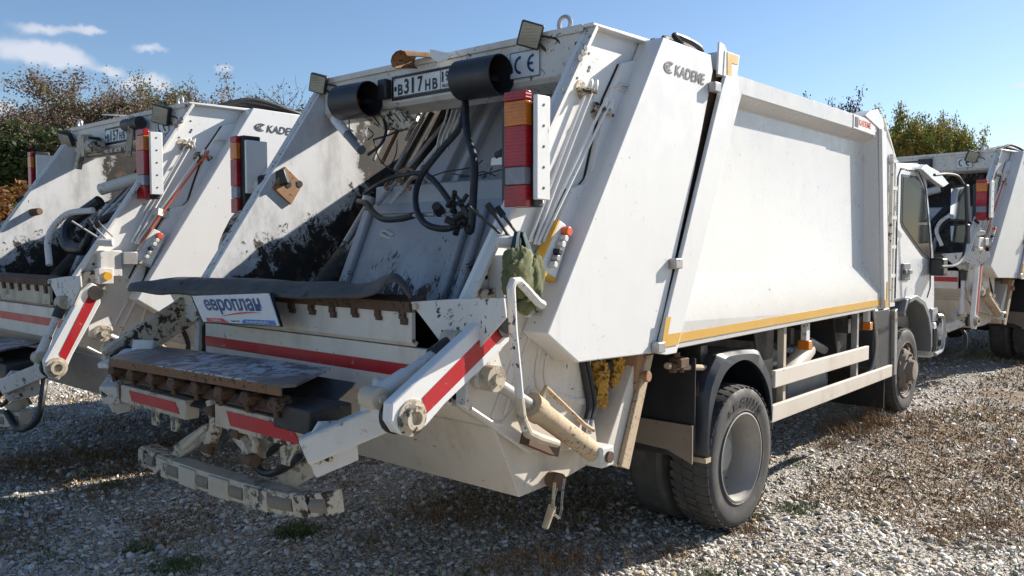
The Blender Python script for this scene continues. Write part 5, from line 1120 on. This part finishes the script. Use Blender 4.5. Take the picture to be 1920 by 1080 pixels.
    # cab rear mudguard
    mg = MB(); mg.px([(3.00, .62), (3.0, 1.16), (3.42, 1.16), (3.50, .95), (3.50, .55), (3.40, .50)], .45, 1.04); mg.build('cab_mudguard', 'fender', root, bevel=.02)
    MB().px([(3.48, .52), (3.46, 1.12), (3.53, 1.14), (3.55, .95), (3.56, .52)], 1.02, 1.07).build('mudguard_edge', 'rod', root, bevel=.005)
    MB().curve([(1.03, 2.98, 1.16), (1.05, 3.02, .85), (1.03, 2.98, .65), (1.0, 2.85, .58)], .016, 8).build('mudguard_piping', 'rod', root)
    MB().box(.5, 1.02, 3.35, 3.37, .22, .60).build('mud_flap', 'rubber', root)
    # mirrors
    if main:
        am = MB(); am.curve([X(*p, 1.38) for p in ((1752, 328), (1775, 326), (1795, 330), (1806, 345))], .014, 8); am.curve([X(*p, 1.38) for p in ((1812, 440), (1806, 480), (1792, 497), (1765, 500))], .014, 8); am.tube([X(1810, 345, 1.40), X(1813, 455, 1.40)], .012, 8); am.build('mirror_arm', 'black', root)
        for (q4, big) in ((((1784, 354), (1810, 350), (1813, 412), (1782, 410)), 1), (((1782, 424), (1812, 422), (1812, 455), (1784, 452)), 0)):
            pts = [Y(*p, 5.0) for p in q4]; ms_ = MB().slab([p+(p-sum(pts, Vector())/4)*.14 for p in pts], (0.02, .06, 0)).build('mirror', 'black', root, bevel=.015)
            MB().slab([p+Vector((0, -.004, 0)) for p in pts], (0, -.004, 0)).build('mirror_glass', 'mirror', root).parent = ms_
        MB().box(1.09, 1.22, 4.48, 4.66, 1.42, 1.60).build('side_mirror', 'black', root, bevel=.02)
    else:
        MB().box(1.15, 1.3, 4.7, 4.76, 1.7, 2.2).build('mirror', 'black', root, bevel=.02)
    return root

main_t = build_truck((0, 0, 0), 'nearest white garbage truck, seen whole, with a blue lettered sign on its hopper flap')
left_t = build_truck((-3.56, -.15, 0), 'white garbage truck parked at the left, its rear corner cropped by the picture edge', main=False, plate='B157HB', flap=False, lift=(.25, -.18), lampdy=.2, lampdz=.16, cab=True)
right_t = build_truck((.315, 8.70, .12), 'white garbage truck at the right edge, parked ahead of the nearest truck cab', main=False, plate='B204HB', flap=False, lift=(.40, -.40), shade_paint=True, cab=True)  # shade of this truck's rear is put into its darker hopper colours
right_t.rotation_euler = (0, 0, rad(-9))

# green bag with teal shirt hung on the valve block of the near truck
bag = empty('cloth_bag', tuple(X(975, 520, 1.2)))
tag(bag, 'olive green mesh bag hanging by the levers of the nearest truck under a teal cloth', 'bag')
bc = bag.location.copy(); rs = np.random.default_rng(11)
def blob(name, mat, c, sx, sy, sz, parent, nf=14, amp=.35, n=48, seed=0):
    mb2 = MB(); prof = [(.001, -1)]+[(math.cos(a), math.sin(a)) for a in np.linspace(-1.4, 1.4, 36)]+[(.001, 1)]
    mb2.lathe((0, 0, 0), (0, 0, 1), prof, n); out_ = []
    for v_ in mb2.v:
        p_ = Vector(v_); k = 1+amp*mnoise.noise(p_*1.6+Vector((seed, 0, 0)))+amp*.6*abs(mnoise.noise(p_*4.5+Vector((0, seed, 0))))-amp*.35*abs(mnoise.noise(p_*9+Vector((0, 0, seed))))
        out_.append(tuple(Vector((p_.x*sx, p_.y*sy, p_.z*sz))*k+Vector(c)-bc))
    mb2.v = out_; o = mb2.build(name, mat, parent, fixn=True); return o
blob('bag_body', 'bag', X(972, 515, 1.20), .05, .088, .105, bag, seed=3, amp=.32)
blob('bag_flap', 'bag', X(1005, 520, 1.22), .02, .05, .09, bag, amp=.3, seed=8)
blob('bag_bottom', 'bag', X(988, 565, 1.20), .045, .06, .05, bag, seed=5)
cl = MB(); NN = 9; V_ = []
for i in range(NN):
    for j in range(7):
        u = j/6; t_ = i/(NN-1); px_ = 974+(u-.5)*(14+44*t_)+6*t_; py_ = 432+t_*70+8*abs(u-.5)
        V_.append(X(px_, py_, 1.17+.03*math.sin(u*9)*(.3+t_))-bc)
cl.add(V_, [(i*7+j, i*7+j+1, (i+1)*7+j+1, (i+1)*7+j) for i in range(NN-1) for j in range(6)])
o = cl.build('teal_shirt', 'teal', bag); s2 = o.modifiers.new('thick', 'SOLIDIFY'); s2.thickness = .008
print('objects', len(bpy.data.objects), 'tris~', sum(len(me.polygons) for me in bpy.data.meshes))
